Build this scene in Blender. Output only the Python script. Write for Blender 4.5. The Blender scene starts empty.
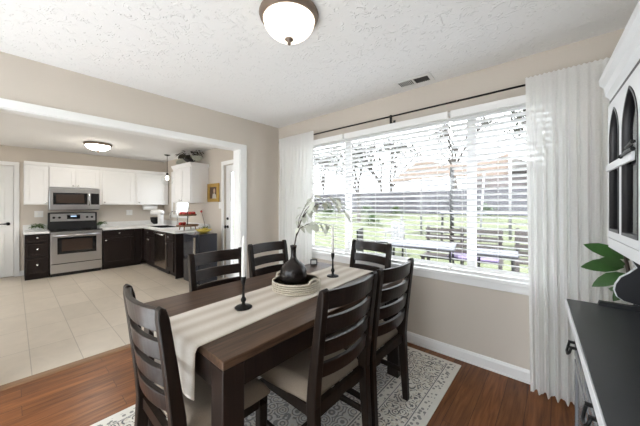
import bpy, bmesh, math, random
from mathutils import Vector, Matrix
random.seed(7)
SC = bpy.context.scene
COL = SC.collection
PI = math.pi
def R(d): return math.radians(d)

# ------------------------------------------------------------------ camera
cd = bpy.data.cameras.new('camera'); cam = bpy.data.objects.new('camera', cd); COL.objects.link(cam)
cd.sensor_width = 36.0; cd.lens = 36.0*269.2/640; cd.shift_y = -8.1/640; cd.clip_start = 0.02
cam.location = (3.026, -2.537, 1.328); cam.rotation_euler = (R(90), 0, R(41.27))
SC.camera = cam
# ------------------------------------------------------------------ sky, sun, exposure
w = bpy.data.worlds.new('sky'); SC.world = w; w.use_nodes = True
bg = w.node_tree.nodes['Background']
bg.inputs[0].default_value = (0.89, 0.945, 1.0, 1); bg.inputs[1].default_value = 1.85
sd = bpy.data.lights.new('sun', 'SUN'); sd.energy = 6.0; sd.angle = R(2); sd.color = (.93, .97, 1)
sun = bpy.data.objects.new('sun', sd); COL.objects.link(sun); sun.rotation_euler = (R(35), 0, R(4))
SC.view_settings.view_transform = 'Standard'; SC.view_settings.look = 'None'
SC.view_settings.gamma = 1; SC.view_settings.use_curve_mapping = False
SC.view_settings.exposure = 1.95
SC.cycles.use_denoising = True
SC.cycles.max_bounces = 10; SC.cycles.diffuse_bounces = 6; SC.cycles.transparent_max_bounces = 16
SC.cycles.sample_clamp_indirect = 6
def portal(name, loc, rot, sx, sy):
    l = bpy.data.lights.new(name, 'AREA'); l.shape = 'RECTANGLE'; l.size = sx; l.size_y = sy
    l.cycles.is_portal = True
    o = bpy.data.objects.new(name, l); COL.objects.link(o); o.location = loc; o.rotation_euler = rot
portal('dining_window_daylight', (1.79, .16, 1.42), (R(-90), 0, 0), 2.46, 1.3)
portal('rear_fill_opening', (1.79, -4.55, 1.06), (R(90), 0, 0), 3.3, 2.0)  # portal for the unseen rear opening added as a fill light source
portal('kitchen_fill_opening', (-2.2, -4.55, 1.55), (R(90), 0, 0), 2.0, 1.3)  # portal for the added out-of-view opening that brightens the kitchen
portal('sink_window_daylight', (-3.45, .16, 1.57), (R(-90), 0, 0), .9, .95)
portal('back_door_daylight', (-1.12, .16, 1.1), (R(-90), 0, 0), .6, 1.7)

# ------------------------------------------------------------------ materials
MATS = {}
class NB:
    def __init__(s, name):
        s.m = bpy.data.materials.new(name); s.m.use_nodes = True
        s.t = s.m.node_tree; s.n = s.t.nodes; s.b = s.n['Principled BSDF']; s.out = s.n['Material Output']
    def node(s, typ, **kw):
        n = s.n.new(typ)
        for k, v in kw.items(): setattr(n, k, v)
        return n
    def link(s, a, b): s.t.links.new(a, b)
    def val(s, sock, v):
        if hasattr(v, 'is_output') or isinstance(v, bpy.types.NodeSocket): s.link(v, sock)
        else: sock.default_value = v
    def math(s, op, a, b=None, c=None):
        n = s.node('ShaderNodeMath', operation=op)
        s.val(n.inputs[0], a)
        if b is not None: s.val(n.inputs[1], b)
        if c is not None: s.val(n.inputs[2], c)
        return n.outputs[0]
    def mix(s, f, a, b):
        n = s.node('ShaderNodeMix', data_type='RGBA')
        s.val(n.inputs[0], f)
        s.val(n.inputs[6], a if not isinstance(a, tuple) else (*a[:3], 1)); s.val(n.inputs[7], b if not isinstance(b, tuple) else (*b[:3], 1))
        return n.outputs[2]
    def coord(s, which='Object', scale=(1, 1, 1), rot=(0, 0, 0)):
        tc = s.node('ShaderNodeTexCoord'); mp = s.node('ShaderNodeMapping')
        s.link(tc.outputs[which], mp.inputs[0]); mp.inputs['Scale'].default_value = scale; mp.inputs['Rotation'].default_value = rot
        return mp.outputs[0]
    def noise(s, vec, scale, detail=3, dist=0, rough=.5):
        n = s.node('ShaderNodeTexNoise'); s.link(vec, n.inputs['Vector'])
        n.inputs['Scale'].default_value = scale; n.inputs['Detail'].default_value = detail
        n.inputs['Distortion'].default_value = dist; n.inputs['Roughness'].default_value = rough
        return n.outputs[0]
    def ramp(s, f, stops):
        n = s.node('ShaderNodeValToRGB'); s.link(f, n.inputs[0]); e = n.color_ramp.elements
        while len(e) < len(stops): e.new(.5)
        for el, (p, c) in zip(e, stops): el.position = p; el.color = (*c[:3], 1)
        return n.outputs[0]
    def bump(s, h, strength=.3, dist=.01):
        n = s.node('ShaderNodeBump'); s.link(h, n.inputs['Height']); n.inputs['Strength'].default_value = strength
        n.inputs['Distance'].default_value = dist; s.link(n.outputs[0], s.b.inputs['Normal'])
    def set(s, color=None, rough=None, metal=None, spec=None):
        if color is not None: s.val(s.b.inputs['Base Color'], (*color, 1) if isinstance(color, tuple) else color)
        if rough is not None: s.val(s.b.inputs['Roughness'], rough)
        if metal is not None: s.b.inputs['Metallic'].default_value = metal
        if spec is not None: s.b.inputs['Specular IOR Level'].default_value = spec
def simple(name, color, rough=.5, metal=0, var=.06, scale=8, spec=None, bump=0):
    b = NB(name); v = b.coord(); n = b.noise(v, scale, 4)
    lo = tuple(c*(1-var) for c in color); hi = tuple(min(1, c*(1+var)) for c in color)
    b.set(b.mix(n, lo, hi), rough, metal, spec)
    if bump: b.bump(b.noise(v, scale*6, 3), bump, .004)
    MATS[name] = b.m; return b.m
def M(n): return MATS[n]
simple('wall_paint', (.60, .545, .48), .75, var=.02, scale=3, spec=.2)
simple('white_paint', (.82, .82, .81), .4, var=.015)
simple('cabinet_white', (.80, .80, .80), .35, var=.015)
simple('hutch_white', (.74, .75, .77), .35, var=.03)
simple('hutch_grey', (.16, .165, .175), .25, var=.05)
simple('black_paint', (.012, .012, .014), .4)
simple('black_iron', (.012, .012, .012), .45, .6)
simple('espresso_cabinet', (.018, .012, .011), .35, var=.15, spec=.3)
simple('stainless', (.55, .55, .56), .28, 1.0, var=.05, scale=3)
simple('stainless_brown', (.30, .25, .22), .25, 1.0, var=.1, scale=3)
simple('chrome', (.75, .75, .75), .12, 1.0)
simple('dark_glass', (.012, .012, .013), .06)
simple('oven_glass', (.05, .035, .028), .08)
simple('counter_white', (.72, .72, .71), .3, var=.08, scale=20)
simple('ceramic_black', (.012, .008, .007), .27, spec=.4, var=.25, scale=9, bump=.15)
simple('candle_wax', (.85, .84, .80), .5)
simple('bronze', (.20, .15, .115), .45, .3)
simple('leaf_green', (.045, .115, .03), .3, var=.4, scale=12)
simple('leaf_mid', (.10, .17, .05), .5, var=.4, scale=20)
simple('leaf_pale', (.60, .62, .54), .6, var=.2, scale=20)
simple('dried_leaf', (.045, .038, .022), .7, var=.4, scale=12)
simple('branch_brown', (.05, .035, .025), .7)
simple('terracotta_dark', (.03, .028, .026), .5)
simple('apple_red', (.45, .03, .02), .3, var=.3, scale=14)
simple('banana', (.55, .42, .07), .45, var=.2, scale=12)
simple('wood_mid', (.22, .12, .06), .5, var=.2, scale=14)
simple('gold_frame', (.45, .28, .06), .4, .5, var=.2, scale=30)
simple('plastic_white', (.8, .8, .79), .35)
simple('paper', (.85, .85, .84), .8)
simple('picture_paper', (.70, .70, .68), .6)
simple('concrete', (.085, .08, .075), .9, var=.15, scale=4)
simple('canopy_cloth', (.044, .029, .019), .8, var=.1, scale=3)
simple('fence_wood', (.022, .021, .025), .85, var=.3, scale=5)
simple('patio_grey', (.045, .047, .055), .6, var=.08)
simple('bench_wood', (.018, .013, .011), .6, var=.2)
simple('lilac_plastic', (.075, .055, .105), .4)
simple('white_plastic', (.14, .14, .14), .5)
simple('bark', (.045, .038, .033), .9, var=.3, scale=9)
simple('tree_leaf', (.038, .04, .028), .7, var=.5, scale=3)
simple('shrub_leaf', (.025, .05, .01), .6, var=.5, scale=6)
simple('brick_house', (.06, .05, .048), .9, var=.1)

def wood_grain(name, dark, light, rough, axis=0, scale=1.0, bump=.08, spec=.25):
    b = NB(name); sc = [22*scale]*3; sc[axis] = 1.4*scale
    v = b.coord('Object', tuple(sc)); n = b.noise(v, 2.2, 6, .6, .6)
    b.set(b.ramp(n, [(.3, dark), (.7, light)]), rough, spec=spec); b.bump(n, bump, .002); MATS[name] = b.m
wood_grain('table_wood', (.030, .016, .009), (.125, .072, .044), .36, 1, spec=.3)
wood_grain('table_dark', (.010, .007, .006), (.022, .014, .011), .35, 2)
wood_grain('chair_wood', (.008, .0055, .0045), (.019, .012, .0085), .34, 2, spec=.16)
wood_grain('chair_slat', (.009, .006, .005), (.026, .016, .012), .28, 0, spec=.25)

# ceiling: stomped plaster
b = NB('ceiling_plaster'); v = b.coord()
n1 = b.noise(v, 13, 1, 1.2, .5); n2 = b.noise(v, 45, 2); msk = b.math('GREATER_THAN', b.noise(v, 21, 1, .5), .51)
ridge = b.math('ABSOLUTE', b.math('SUBTRACT', n1, .5)); rg = b.math('SUBTRACT', 1, b.math('MINIMUM', b.math('MULTIPLY', ridge, 16), 1))
h = b.math('ADD', b.math('MULTIPLY', rg, msk), b.math('MULTIPLY', n2, .12)); b.set((.86, .86, .855), .85, spec=.1); b.bump(h, .45, .012); MATS['ceiling_plaster'] = b.m
b = NB('ceiling_smooth'); v = b.coord(); b.set((.78, .78, .78), .85, spec=.1); b.bump(b.noise(v, 40, 3), .25, .006); MATS['ceiling_smooth'] = b.m
# wood floor: planks along Y
b = NB('wood_floor'); v = b.coord()
br = b.node('ShaderNodeTexBrick'); mp = b.node('ShaderNodeMapping'); b.link(v, mp.inputs[0]); mp.inputs['Rotation'].default_value = (0, 0, R(90))
b.link(mp.outputs[0], br.inputs['Vector']); br.offset = .37
for k, val in (('Scale', 1.0), ('Mortar Size', .0012), ('Brick Width', 1.25), ('Row Height', .125), ('Bias', 0.0), ('Mortar Smooth', .1)): br.inputs[k].default_value = val
br.inputs['Color1'].default_value = (0, 0, 0, 1); br.inputs['Color2'].default_value = (1, 1, 1, 1); br.inputs['Mortar'].default_value = (.5, .5, .5, 1)
gv = b.coord('Object', (26, 1.6, 26)); add = b.node('ShaderNodeVectorMath', operation='ADD'); b.link(gv, add.inputs[0])
sc_ = b.node('ShaderNodeVectorMath', operation='SCALE'); b.link(br.outputs['Color'], sc_.inputs[0]); sc_.inputs['Scale'].default_value = 9.0; b.link(sc_.outputs[0], add.inputs[1])
g = b.noise(add.outputs[0], 1.6, 6, .8, .62)
c1 = b.ramp(g, [(.28, (.095, .032, .011)), (.5, (.205, .072, .023)), (.75, (.31, .125, .042))])
tint = b.mix(br.outputs['Color'], (.84, .84, .84), (1.12, 1.12, 1.12))
mm = b.node('ShaderNodeMix', data_type='RGBA', blend_type='MULTIPLY'); mm.inputs[0].default_value = 1; b.link(c1, mm.inputs[6]); b.link(tint, mm.inputs[7])
b.set(b.mix(br.outputs['Fac'], mm.outputs[2], (.03, .014, .008)), .30, spec=.22); b.bump(b.math('ADD', b.math('MULTIPLY', br.outputs['Fac'], -1), b.math('MULTIPLY', g, .3)), .12, .002); MATS['wood_floor'] = b.m
# tile floor
b = NB('tile_floor'); v = b.coord(); br = b.node('ShaderNodeTexBrick'); b.link(v, br.inputs['Vector']); br.offset = 0
for k, val in (('Scale', 1.0), ('Mortar Size', .003), ('Brick Width', .61), ('Row Height', .305), ('Bias', 0.0), ('Mortar Smooth', .2)): br.inputs[k].default_value = val
br.inputs['Color1'].default_value = (.57, .50, .41, 1); br.inputs['Color2'].default_value = (.63, .555, .46, 1)
tv = b.noise(v, 7, 5, .8); tl = b.mix(tv, (.88, .88, .88), (1.08, 1.08, 1.08))
mm = b.node('ShaderNodeMix', data_type='RGBA', blend_type='MULTIPLY'); mm.inputs[0].default_value = 1; b.link(br.outputs['Color'], mm.inputs[6]); b.link(tl, mm.inputs[7])
b.set(b.mix(br.outputs['Fac'], mm.outputs[2], (.38, .325, .26)), .38); b.bump(b.math('MULTIPLY', br.outputs['Fac'], -1), .3, .002); MATS['tile_floor'] = b.m
# grass
b = NB('grass'); v = b.coord(); n = b.noise(v, 3, 8, 0, .7); b.set(b.ramp(n, [(.3, (.026, .034, .010)), (.7, (.060, .066, .028))]), .9); b.bump(b.noise(v, 40, 4), .5, .03); MATS['grass'] = b.m
# fabric
def fabric(name, c1, c2, s=260):
    b = NB(name); v = b.coord(); n = b.noise(v, s, 2); n2 = b.noise(v, 9, 4)
    b.set(b.mix(b.math('ADD', b.math('MULTIPLY', n, .6), b.math('MULTIPLY', n2, .4)), c1, c2), .9, spec=.15); b.bump(n, .25, .002); MATS[name] = b.m
fabric('seat_fabric', (.165, .132, .10), (.29, .24, .19))
b = NB('runner_cloth'); v = b.coord(); wv = b.node('ShaderNodeTexWave', wave_type='BANDS', bands_direction='X'); b.link(v, wv.inputs[0])
wv.inputs['Scale'].default_value = 2.9; wv.inputs['Distortion'].default_value = 1.1; wv.inputs['Detail Scale'].default_value = .4; wv.inputs['Detail'].default_value = 2
n = b.noise(v, 220, 2); b.set(b.mix(b.math('MULTIPLY', b.math('ADD', wv.outputs['Fac'], n), .5), (.50, .43, .35), (.80, .76, .70)), .9, spec=.1); b.bump(n, .2, .002); MATS['runner_cloth'] = b.m
# woven basket
b = NB('woven_cord'); v = b.coord('Object', (1, 1, 1)); n = b.noise(v, 120, 3)
b.set(b.mix(n, (.46, .40, .31), (.80, .74, .63)), .9); b.bump(n, .6, .004); MATS['woven_cord'] = b.m
# rug: bordered vintage pattern; object origin is the rug's centre, half sizes .755 x 1.07
b = NB('rug_pile'); tc = b.node('ShaderNodeTexCoord'); sp = b.node('ShaderNodeSeparateXYZ'); b.link(tc.outputs['Object'], sp.inputs[0])
ux = b.math('SUBTRACT', .755, b.math('ABSOLUTE', sp.outputs[0])); uy = b.math('SUBTRACT', 1.07, b.math('ABSOLUTE', sp.outputs[1]))
d = b.math('MINIMUM', ux, uy)
def band(a, c): return b.math('MULTIPLY', b.math('GREATER_THAN', d, a), b.math('LESS_THAN', d, c))
def vor(scale, feat='F1', dist='EUCLIDEAN'):
    n = b.node('ShaderNodeTexVoronoi', feature=feat, distance=dist); b.link(tc.outputs['Object'], n.inputs['Vector']); n.inputs['Scale'].default_value = scale; n.inputs['Randomness'].default_value = .75
    return n
v1 = vor(15); rings = b.math('GREATER_THAN', b.math('SINE', b.math('MULTIPLY', v1.outputs['Distance'], 26)), .25)
v2 = vor(34); dots = b.math('LESS_THAN', v2.outputs['Distance'], .38)
nz = b.noise(tc.outputs['Object'], 30, 4, 1.0); speck = b.math('GREATER_THAN', nz, .47)
nw = b.noise(tc.outputs['Object'], 5, 4); pilen = b.noise(tc.outputs['Object'], 300, 2)
ground = b.mix(nw, (.70, .67, .60), (.80, .78, .72))
blue = b.mix(nz, (.03, .034, .045), (.10, .10, .11)); tan = (.50, .42, .32)
field = b.mix(b.math('MULTIPLY', rings, .72), b.mix(b.math('MULTIPLY', dots, .45), b.mix(.5, ground, (.50, .52, .55)), tan), blue)
bord = b.mix(b.math('MULTIPLY', b.math('MULTIPLY', rings, speck), .95), b.mix(b.math('MULTIPLY', dots, .5), ground, tan), blue)
small = b.mix(b.math('MULTIPLY', dots, .75), ground, blue)
c = b.mix(band(.035, .085), ground, small); c = b.mix(band(.10, .27), c, bord); c = b.mix(band(.285, .335), c, small); c = b.mix(b.math('GREATER_THAN', d, .36), c, field)
for a, e in ((.090, .097), (.275, .281), (.343, .352)): c = b.mix(band(a, e), c, (.16, .16, .17))
b.set(b.mix(b.math('MULTIPLY', pilen, .25), c, (.70, .67, .62)), .95, spec=.1); b.bump(pilen, .4, .003); MATS['rug_pile'] = b.m
# thin clear glass
def clear_glass(name, tint=(1, 1, 1), refl=.06):
    b = NB(name); tr = b.node('ShaderNodeBsdfTransparent'); tr.inputs[0].default_value = (*tint, 1); gl = b.node('ShaderNodeBsdfGlossy'); gl.inputs['Roughness'].default_value = .02
    fr = b.node('ShaderNodeFresnel'); fr.inputs[0].default_value = 1.4; mx = b.node('ShaderNodeMixShader')
    gm_ = b.node('ShaderNodeNewGeometry'); b.link(b.math('MULTIPLY', fr.outputs[0], b.math('SUBTRACT', 1, gm_.outputs['Backfacing'])), mx.inputs[0]); b.link(tr.outputs[0], mx.inputs[1]); b.link(gl.outputs[0], mx.inputs[2]); b.link(mx.outputs[0], b.out.inputs[0]); MATS[name] = b.m
clear_glass('window_glass'); clear_glass('cabinet_glass', (.82, .86, .93)); clear_glass('globe_glass', (.97, .98, .98))
# sheer curtain
def sheer(name, col, transp):
    b = NB(name); df = b.node('ShaderNodeBsdfDiffuse'); df.inputs[0].default_value = (*col, 1); tl = b.node('ShaderNodeBsdfTranslucent'); tl.inputs[0].default_value = (*col, 1)
    tr = b.node('ShaderNodeBsdfTransparent'); m1 = b.node('ShaderNodeMixShader'); m1.inputs[0].default_value = .42; m2 = b.node('ShaderNodeMixShader')
    v = b.coord('Object', (1, 1, 1)); n = b.noise(v, 160, 2); b.link(b.math('MULTIPLY', n, transp*2), m2.inputs[0])
    b.link(df.outputs[0], m1.inputs[1]); b.link(tl.outputs[0], m1.inputs[2]); b.link(m1.outputs[0], m2.inputs[1]); b.link(tr.outputs[0], m2.inputs[2]); b.link(m2.outputs[0], b.out.inputs[0]); MATS[name] = b.m
sheer('curtain_sheer', (.90, .90, .88), .07)
def translucent(name, col, f):
    b = NB(name); df = b.node('ShaderNodeBsdfDiffuse'); df.inputs[0].default_value = (*col, 1); tl = b.node('ShaderNodeBsdfTranslucent'); tl.inputs[0].default_value = (*col, 1)
    m1 = b.node('ShaderNodeMixShader'); m1.inputs[0].default_value = f; b.link(df.outputs[0], m1.inputs[1]); b.link(tl.outputs[0], m1.inputs[2]); b.link(m1.outputs[0], b.out.inputs[0]); MATS[name] = b.m
translucent('blind_slat', (.86, .86, .86), .28)
def emit(name, col, s):
    b = NB(name); b.set((.8, .78, .72), .3); b.b.inputs['Emission Color'].default_value = (*col, 1); b.b.inputs['Emission Strength'].default_value = s; MATS[name] = b.m
emit('lamp_bowl_bright', (1, .93, .82), 12.0)
emit('lamp_bowl', (1, .90, .76), .8)
emit('bulb_glow', (1, .93, .82), 8.0)
emit('clock_display', (.3, .6, 1), .25)

# ------------------------------------------------------------------ mesh helpers
class MB:
    def __init__(s): s.bm = bmesh.new()
    def box(s, lo, hi, rz=0, piv=None):
        lo = Vector(lo); hi = Vector(hi)
        vs = [s.bm.verts.new((x, y, z)) for x in (lo.x, hi.x) for y in (lo.y, hi.y) for z in (lo.z, hi.z)]
        for f in ((0, 1, 3, 2), (4, 6, 7, 5), (0, 4, 5, 1), (2, 3, 7, 6), (0, 2, 6, 4), (1, 5, 7, 3)): s.bm.faces.new([vs[i] for i in f])
        if rz: bmesh.ops.rotate(s.bm, verts=vs, cent=piv or (lo+hi)/2, matrix=Matrix.Rotation(rz, 3, 'Z'))
        return s
    def tube(s, pts, r, seg=8, cap=True):
        pts = [Vector(p) for p in pts]; rs = r if isinstance(r, (list, tuple)) else [r]*len(pts)
        rings = []; up = Vector((0, 0, 1))
        for i, p in enumerate(pts):
            t = (pts[min(i+1, len(pts)-1)] - pts[max(i-1, 0)]).normalized()
            a = t.cross(up)
            if a.length < 1e-3: a = t.cross(Vector((1, 0, 0)))
            a.normalize(); c = t.cross(a)
            rings.append([s.bm.verts.new(p + (a*math.cos(2*PI*k/seg) + c*math.sin(2*PI*k/seg))*rs[i]) for k in range(seg)])
        for A, B in zip(rings, rings[1:]):
            for k in range(seg): s.bm.faces.new((A[k], A[(k+1) % seg], B[(k+1) % seg], B[k]))
        if cap: s.bm.faces.new(rings[0][::-1]); s.bm.faces.new(rings[-1])
        return s
    def lathe(s, prof, c=(0, 0, 0), seg=28, axis='Z'):
        c = Vector(c); rings = []
        for r, z in prof:
            ring = []
            for k in range(seg):
                a = 2*PI*k/seg; p = Vector((r*math.cos(a), r*math.sin(a), z))
                if axis == 'X': p = Vector((p.z, p.x, p.y))
                if axis == 'Y': p = Vector((p.x, p.z, p.y))
                ring.append(s.bm.verts.new(c+p))
            rings.append(ring)
        for A, B in zip(rings, rings[1:]):
            for k in range(seg): s.bm.faces.new((A[k], A[(k+1) % seg], B[(k+1) % seg], B[k]))
        if prof[0][0] > 1e-4: s.bm.faces.new(rings[0][::-1])
        if prof[-1][0] > 1e-4: s.bm.faces.new(rings[-1])
        return s
    def prism(s, poly, axis, a, b_):
        def P(u, v, d): return {'X': (d, u, v), 'Y': (u, d, v), 'Z': (u, v, d)}[axis]
        A = [s.bm.verts.new(P(u, v, a)) for u, v in poly]; B = [s.bm.verts.new(P(u, v, b_)) for u, v in poly]
        s.bm.faces.new(A); s.bm.faces.new(B[::-1]); n = len(poly)
        for i in range(n): s.bm.faces.new((A[i], B[i], B[(i+1) % n], A[(i+1) % n]))
        return s
    def grid(s, fn, nu, nv):
        V = [[s.bm.verts.new(fn(i/nu, j/nv)) for j in range(nv+1)] for i in range(nu+1)]
        for i in range(nu):
            for j in range(nv): s.bm.faces.new((V[i][j], V[i+1][j], V[i+1][j+1], V[i][j+1]))
        return s
    def ball(s, c, r, sub=2, scale=(1, 1, 1)):
        bmesh.ops.create_icosphere(s.bm, subdivisions=sub, radius=r, matrix=Matrix.Translation(c) @ Matrix.Diagonal((*scale, 1))); return s
    def leaf(s, base, d, L, W, droop=.3, up=Vector((0, 0, 1))):
        d = Vector(d).normalized(); side = d.cross(up)
        if side.length < 1e-3: side = Vector((1, 0, 0))
        side.normalize(); nrm = side.cross(d); base = Vector(base); rows = []
        for t, wd in ((0, .06), (.2, .7), (.45, 1), (.7, .8), (.88, .42), (1, .03)):
            c = base + d*L*t - Vector((0, 0, 1))*droop*L*t*t
            rows.append([s.bm.verts.new(c - side*W*wd*.5 + nrm*W*.10*wd), s.bm.verts.new(c), s.bm.verts.new(c + side*W*wd*.5 + nrm*W*.10*wd)])
        for A, B in zip(rows, rows[1:]):
            for k in range(2): s.bm.faces.new((A[k], A[k+1], B[k+1], B[k]))
        return s
    def build(s, name, m, parent=None, bevel=0, smooth=False, solid=0, seg=2):
        bmesh.ops.recalc_face_normals(s.bm, faces=s.bm.faces); me = bpy.data.meshes.new(name); s.bm.to_mesh(me); s.bm.free()
        return link(name, me, m, parent, bevel, smooth, solid, seg)
def link(name, me, m, parent=None, bevel=0, smooth=False, solid=0, seg=2):
    if isinstance(m, str): m = MATS[m]
    me.materials.append(m); o = bpy.data.objects.new(name, me); COL.objects.link(o)
    if parent is not None: o.parent = parent
    if smooth:
        for p in me.polygons: p.use_smooth = True
    if solid: md = o.modifiers.new('solid', 'SOLIDIFY'); md.thickness = solid; md.offset = 0
    if bevel: md = o.modifiers.new('bevel', 'BEVEL'); md.width = bevel; md.segments = seg; md.limit_method = 'ANGLE'; md.angle_limit = R(40)
    return o
def holes_mesh(name, outer, holes, t, place):
    """flat panel with holes, extruded by t; place maps (u, v, w) to a point"""
    cu = bpy.data.curves.new(name, 'CURVE'); cu.dimensions = '2D'; cu.fill_mode = 'BOTH'; cu.extrude = t/2
    for poly in [outer]+holes:
        sp = cu.splines.new('POLY'); sp.points.add(len(poly)-1); sp.use_cyclic_u = True
        for p, (u, v) in zip(sp.points, poly): p.co = (u, v, 0, 1)
    o = bpy.data.objects.new(name, cu); COL.objects.link(o); bpy.context.view_layer.update()
    me = bpy.data.meshes.new_from_object(o.evaluated_get(bpy.context.evaluated_depsgraph_get())); bpy.data.objects.remove(o)
    for v in me.vertices: v.co = place(*v.co)
    bm = bmesh.new(); bm.from_mesh(me); bmesh.ops.remove_doubles(bm, verts=bm.verts, dist=1e-5); bmesh.ops.recalc_face_normals(bm, faces=bm.faces); bm.to_mesh(me); bm.free()
    me.materials.clear(); return me
def rect(a, b_, c, d): return [(a, b_), (c, b_), (c, d), (a, d)]
def thing(name, label, cat, loc=(0, 0, 0), rz=0, group=None):
    o = bpy.data.objects.new(name, None); COL.objects.link(o); o.empty_display_size = .05; o.location = loc; o.rotation_euler = (0, 0, rz)
    return tag(o, label, cat, group)
def tag(o, label, cat, group=None):
    o['label'] = label; o['category'] = cat
    if group: o['group'] = group
    return o
def structure(o, label=None):
    o['kind'] = 'structure'
    if label: o['label'] = label
    return o
def dup(root, loc, rz, label=None, group=None):
    r = root.copy(); COL.objects.link(r); r.location = loc; r.rotation_euler = (0, 0, rz)
    if label: r['label'] = label
    if group: r['group'] = group
    for ch in list(root.children):
        c = ch.copy(); COL.objects.link(c); c.parent = r
        for g_ in list(ch.children):
            e = g_.copy(); COL.objects.link(e); e.parent = c
    return r

# ------------------------------------------------------------------ structure
CZ = 2.44
structure(MB().box((.02, -4.6, -.06), (3.66, .15, 0)).build('floor', 'wood_floor'), 'glossy brown wood plank floor')
fl = MB().box((-4.65, -4.6, -.06), (.02, .15, -.001)).build('floor_tile', 'tile_floor'); structure(fl, 'beige tiled kitchen floor')
structure(MB().prism([(-.035, 0), (.05, 0), (.045, .006), (.03, .010), (-.02, .010), (-.03, .006)], 'Y', -2.64, -.64).build('trim_1', 'wood_mid'), 'brown wood threshold strip between tile and planks')
structure(MB().box((-.12, -4.6, CZ), (3.66, .15, CZ+.1)).build('ceiling', 'ceiling_plaster'), 'white stomped plaster ceiling')
structure(MB().box((-4.65, -4.6, 2.41), (-.12, .15, CZ+.1)).build('ceiling_kitchen', 'ceiling_smooth'), 'white kitchen ceiling')
# window wall y = 0 .. .15
WX0, WX1, WZ0, WZ1 = .56, 3.03, .76, 2.11
wl = holes_mesh('wall_front', [(-4.65, 0), (-1.53, 0), (-1.53, 2.05), (-.72, 2.05), (-.72, 0), (3.66, 0), (3.66, CZ), (-4.65, CZ)],
                [rect(WX0, WZ0, WX1, WZ1), rect(-3.9, 1.10, -3.03, 2.05)], .15, lambda u, v, w_: (u, .075+w_, v))
structure(link('wall_front', wl, 'wall_paint'), 'beige wall with the wide window')
wl = holes_mesh('wall_left', [(-4.6, 0), (-2.64, 0), (-2.64, 2.04), (-.63, 2.04), (-.63, 0), (0, 0), (0, CZ), (-4.6, CZ)], [], .12, lambda u, v, w_: (-.06+w_, u, v))
structure(link('wall_left', wl, 'wall_paint'), 'beige wall with the wide kitchen opening')
wl = holes_mesh('wall_kitchen', [(-4.6, 0), (-3.30, 0), (-3.30, 2.05), (-2.53, 2.05), (-2.53, 0), (0, 0), (0, 2.41), (-4.6, 2.41)], [], .15, lambda u, v, w_: (-4.575+w_, u, v))
structure(link('wall_kitchen', wl, 'wall_paint'), 'beige kitchen wall behind the range')
structure(MB().box((3.58, -4.6, 0), (3.66, 0, CZ)).build('wall_right', 'wall_paint'))
wl = holes_mesh('wall_back', rect(-4.65, 0, 3.66, CZ), [rect(.15, .06, 3.4, 2.05), rect(-3.2, .9, -1.2, 2.2)], .1, lambda u, v, w_: (u, -4.55+w_, v))  # both openings are added, unseen, to let fill daylight in
structure(link('wall_back', wl, 'wall_paint'))
# baseboards
def baseboard(name, a, c, axis, sgn):
    prof = [(0, 0), (sgn*.018, 0), (sgn*.018, .012), (sgn*.013, .016), (sgn*.013, .075), (sgn*.006, .095), (0, .098)]
    if axis == 'X': o = MB().prism(prof, 'X', a, c)
    else: o = MB().prism(prof, 'Y', a, c)
    return structure(o.build(name, 'white_paint'))
baseboard('baseboard_front', 0.02, 3.58, 'X', -1)
baseboard('baseboard_left', -.56, -.02, 'Y', 1) if False else None
def bby(name, x, y0, y1, sgn):
    prof = [(x, 0), (x+sgn*.018, 0), (x+sgn*.018, .012), (x+sgn*.013, .016), (x+sgn*.013, .075), (x+sgn*.006, .095), (x, .098)]
    return structure(MB().prism(prof, 'Y', y0, y1).build(name, 'white_paint'))
bby('baseboard_left', 0, -.545, -.02, 1)
bby('baseboard_kitchen', -4.5, -2.46, -2.405, 1)
# opening casing on the dining side, reveal lining inside
tr = MB().prism([(-.545, 0), (-.545, 2.10), (-2.72, 2.10), (-2.72, 0), (-2.632, 0), (-2.632, 2.035), (-.638, 2.035), (-.638, 0)], 'X', 0.0, .018).build('trim_2', 'white_paint', bevel=.004)
structure(tr, 'white casing around the kitchen opening')
tr = MB().prism([(-.645, 0), (-.645, 2.03), (-2.625, 2.03), (-2.625, 0), (-2.64, 0), (-2.64, 2.04), (-.63, 2.04), (-.63, 0)], 'X', -.135, .004).build('trim_3', 'white_paint'); structure(tr)
tr = MB().prism([(-.545, 0), (-.545, 2.10), (-2.72, 2.10), (-2.72, 0), (-2.632, 0), (-2.632, 2.035), (-.638, 2.035), (-.638, 0)], 'X', -.138, -.12).build('trim_4', 'white_paint', bevel=.004); structure(tr)

# dining window
wf = link('window_1', holes_mesh('window_1', rect(WX0, WZ0, WX1, WZ1), [rect(.61, .795, 1.150, 2.085), rect(1.215, .795, 2.445, 2.085), rect(2.51, .795, 2.99, 2.085)], .05, lambda u, v, w_: (u, .075+w_, v)), 'white_paint')
structure(wf, 'wide three part white window')
for a, c in ((.61, 1.150), (1.215, 2.445), (2.51, 2.99)):
    MB().box((a, .073, .795), (c, .077, 2.085)).build('pane', 'window_glass', wf)
MB().box((WX0-.07, -.045, .715), (WX1+.07, .05, .745)).build('window_sill', 'white_paint', wf, bevel=.004)
MB().box((WX0-.05, -.018, .655), (WX1+.05, 0, .715)).build('apron', 'white_paint', wf, bevel=.003)
tr = link('trim_5', holes_mesh('trim_5', rect(WX0-.07, .745, WX1+.07, 2.14), [rect(WX0, .745+.015, WX1, WZ1-.002)], .016, lambda u, v, w_: (u, -.008+w_, v)), 'white_paint'); structure(tr)
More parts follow.
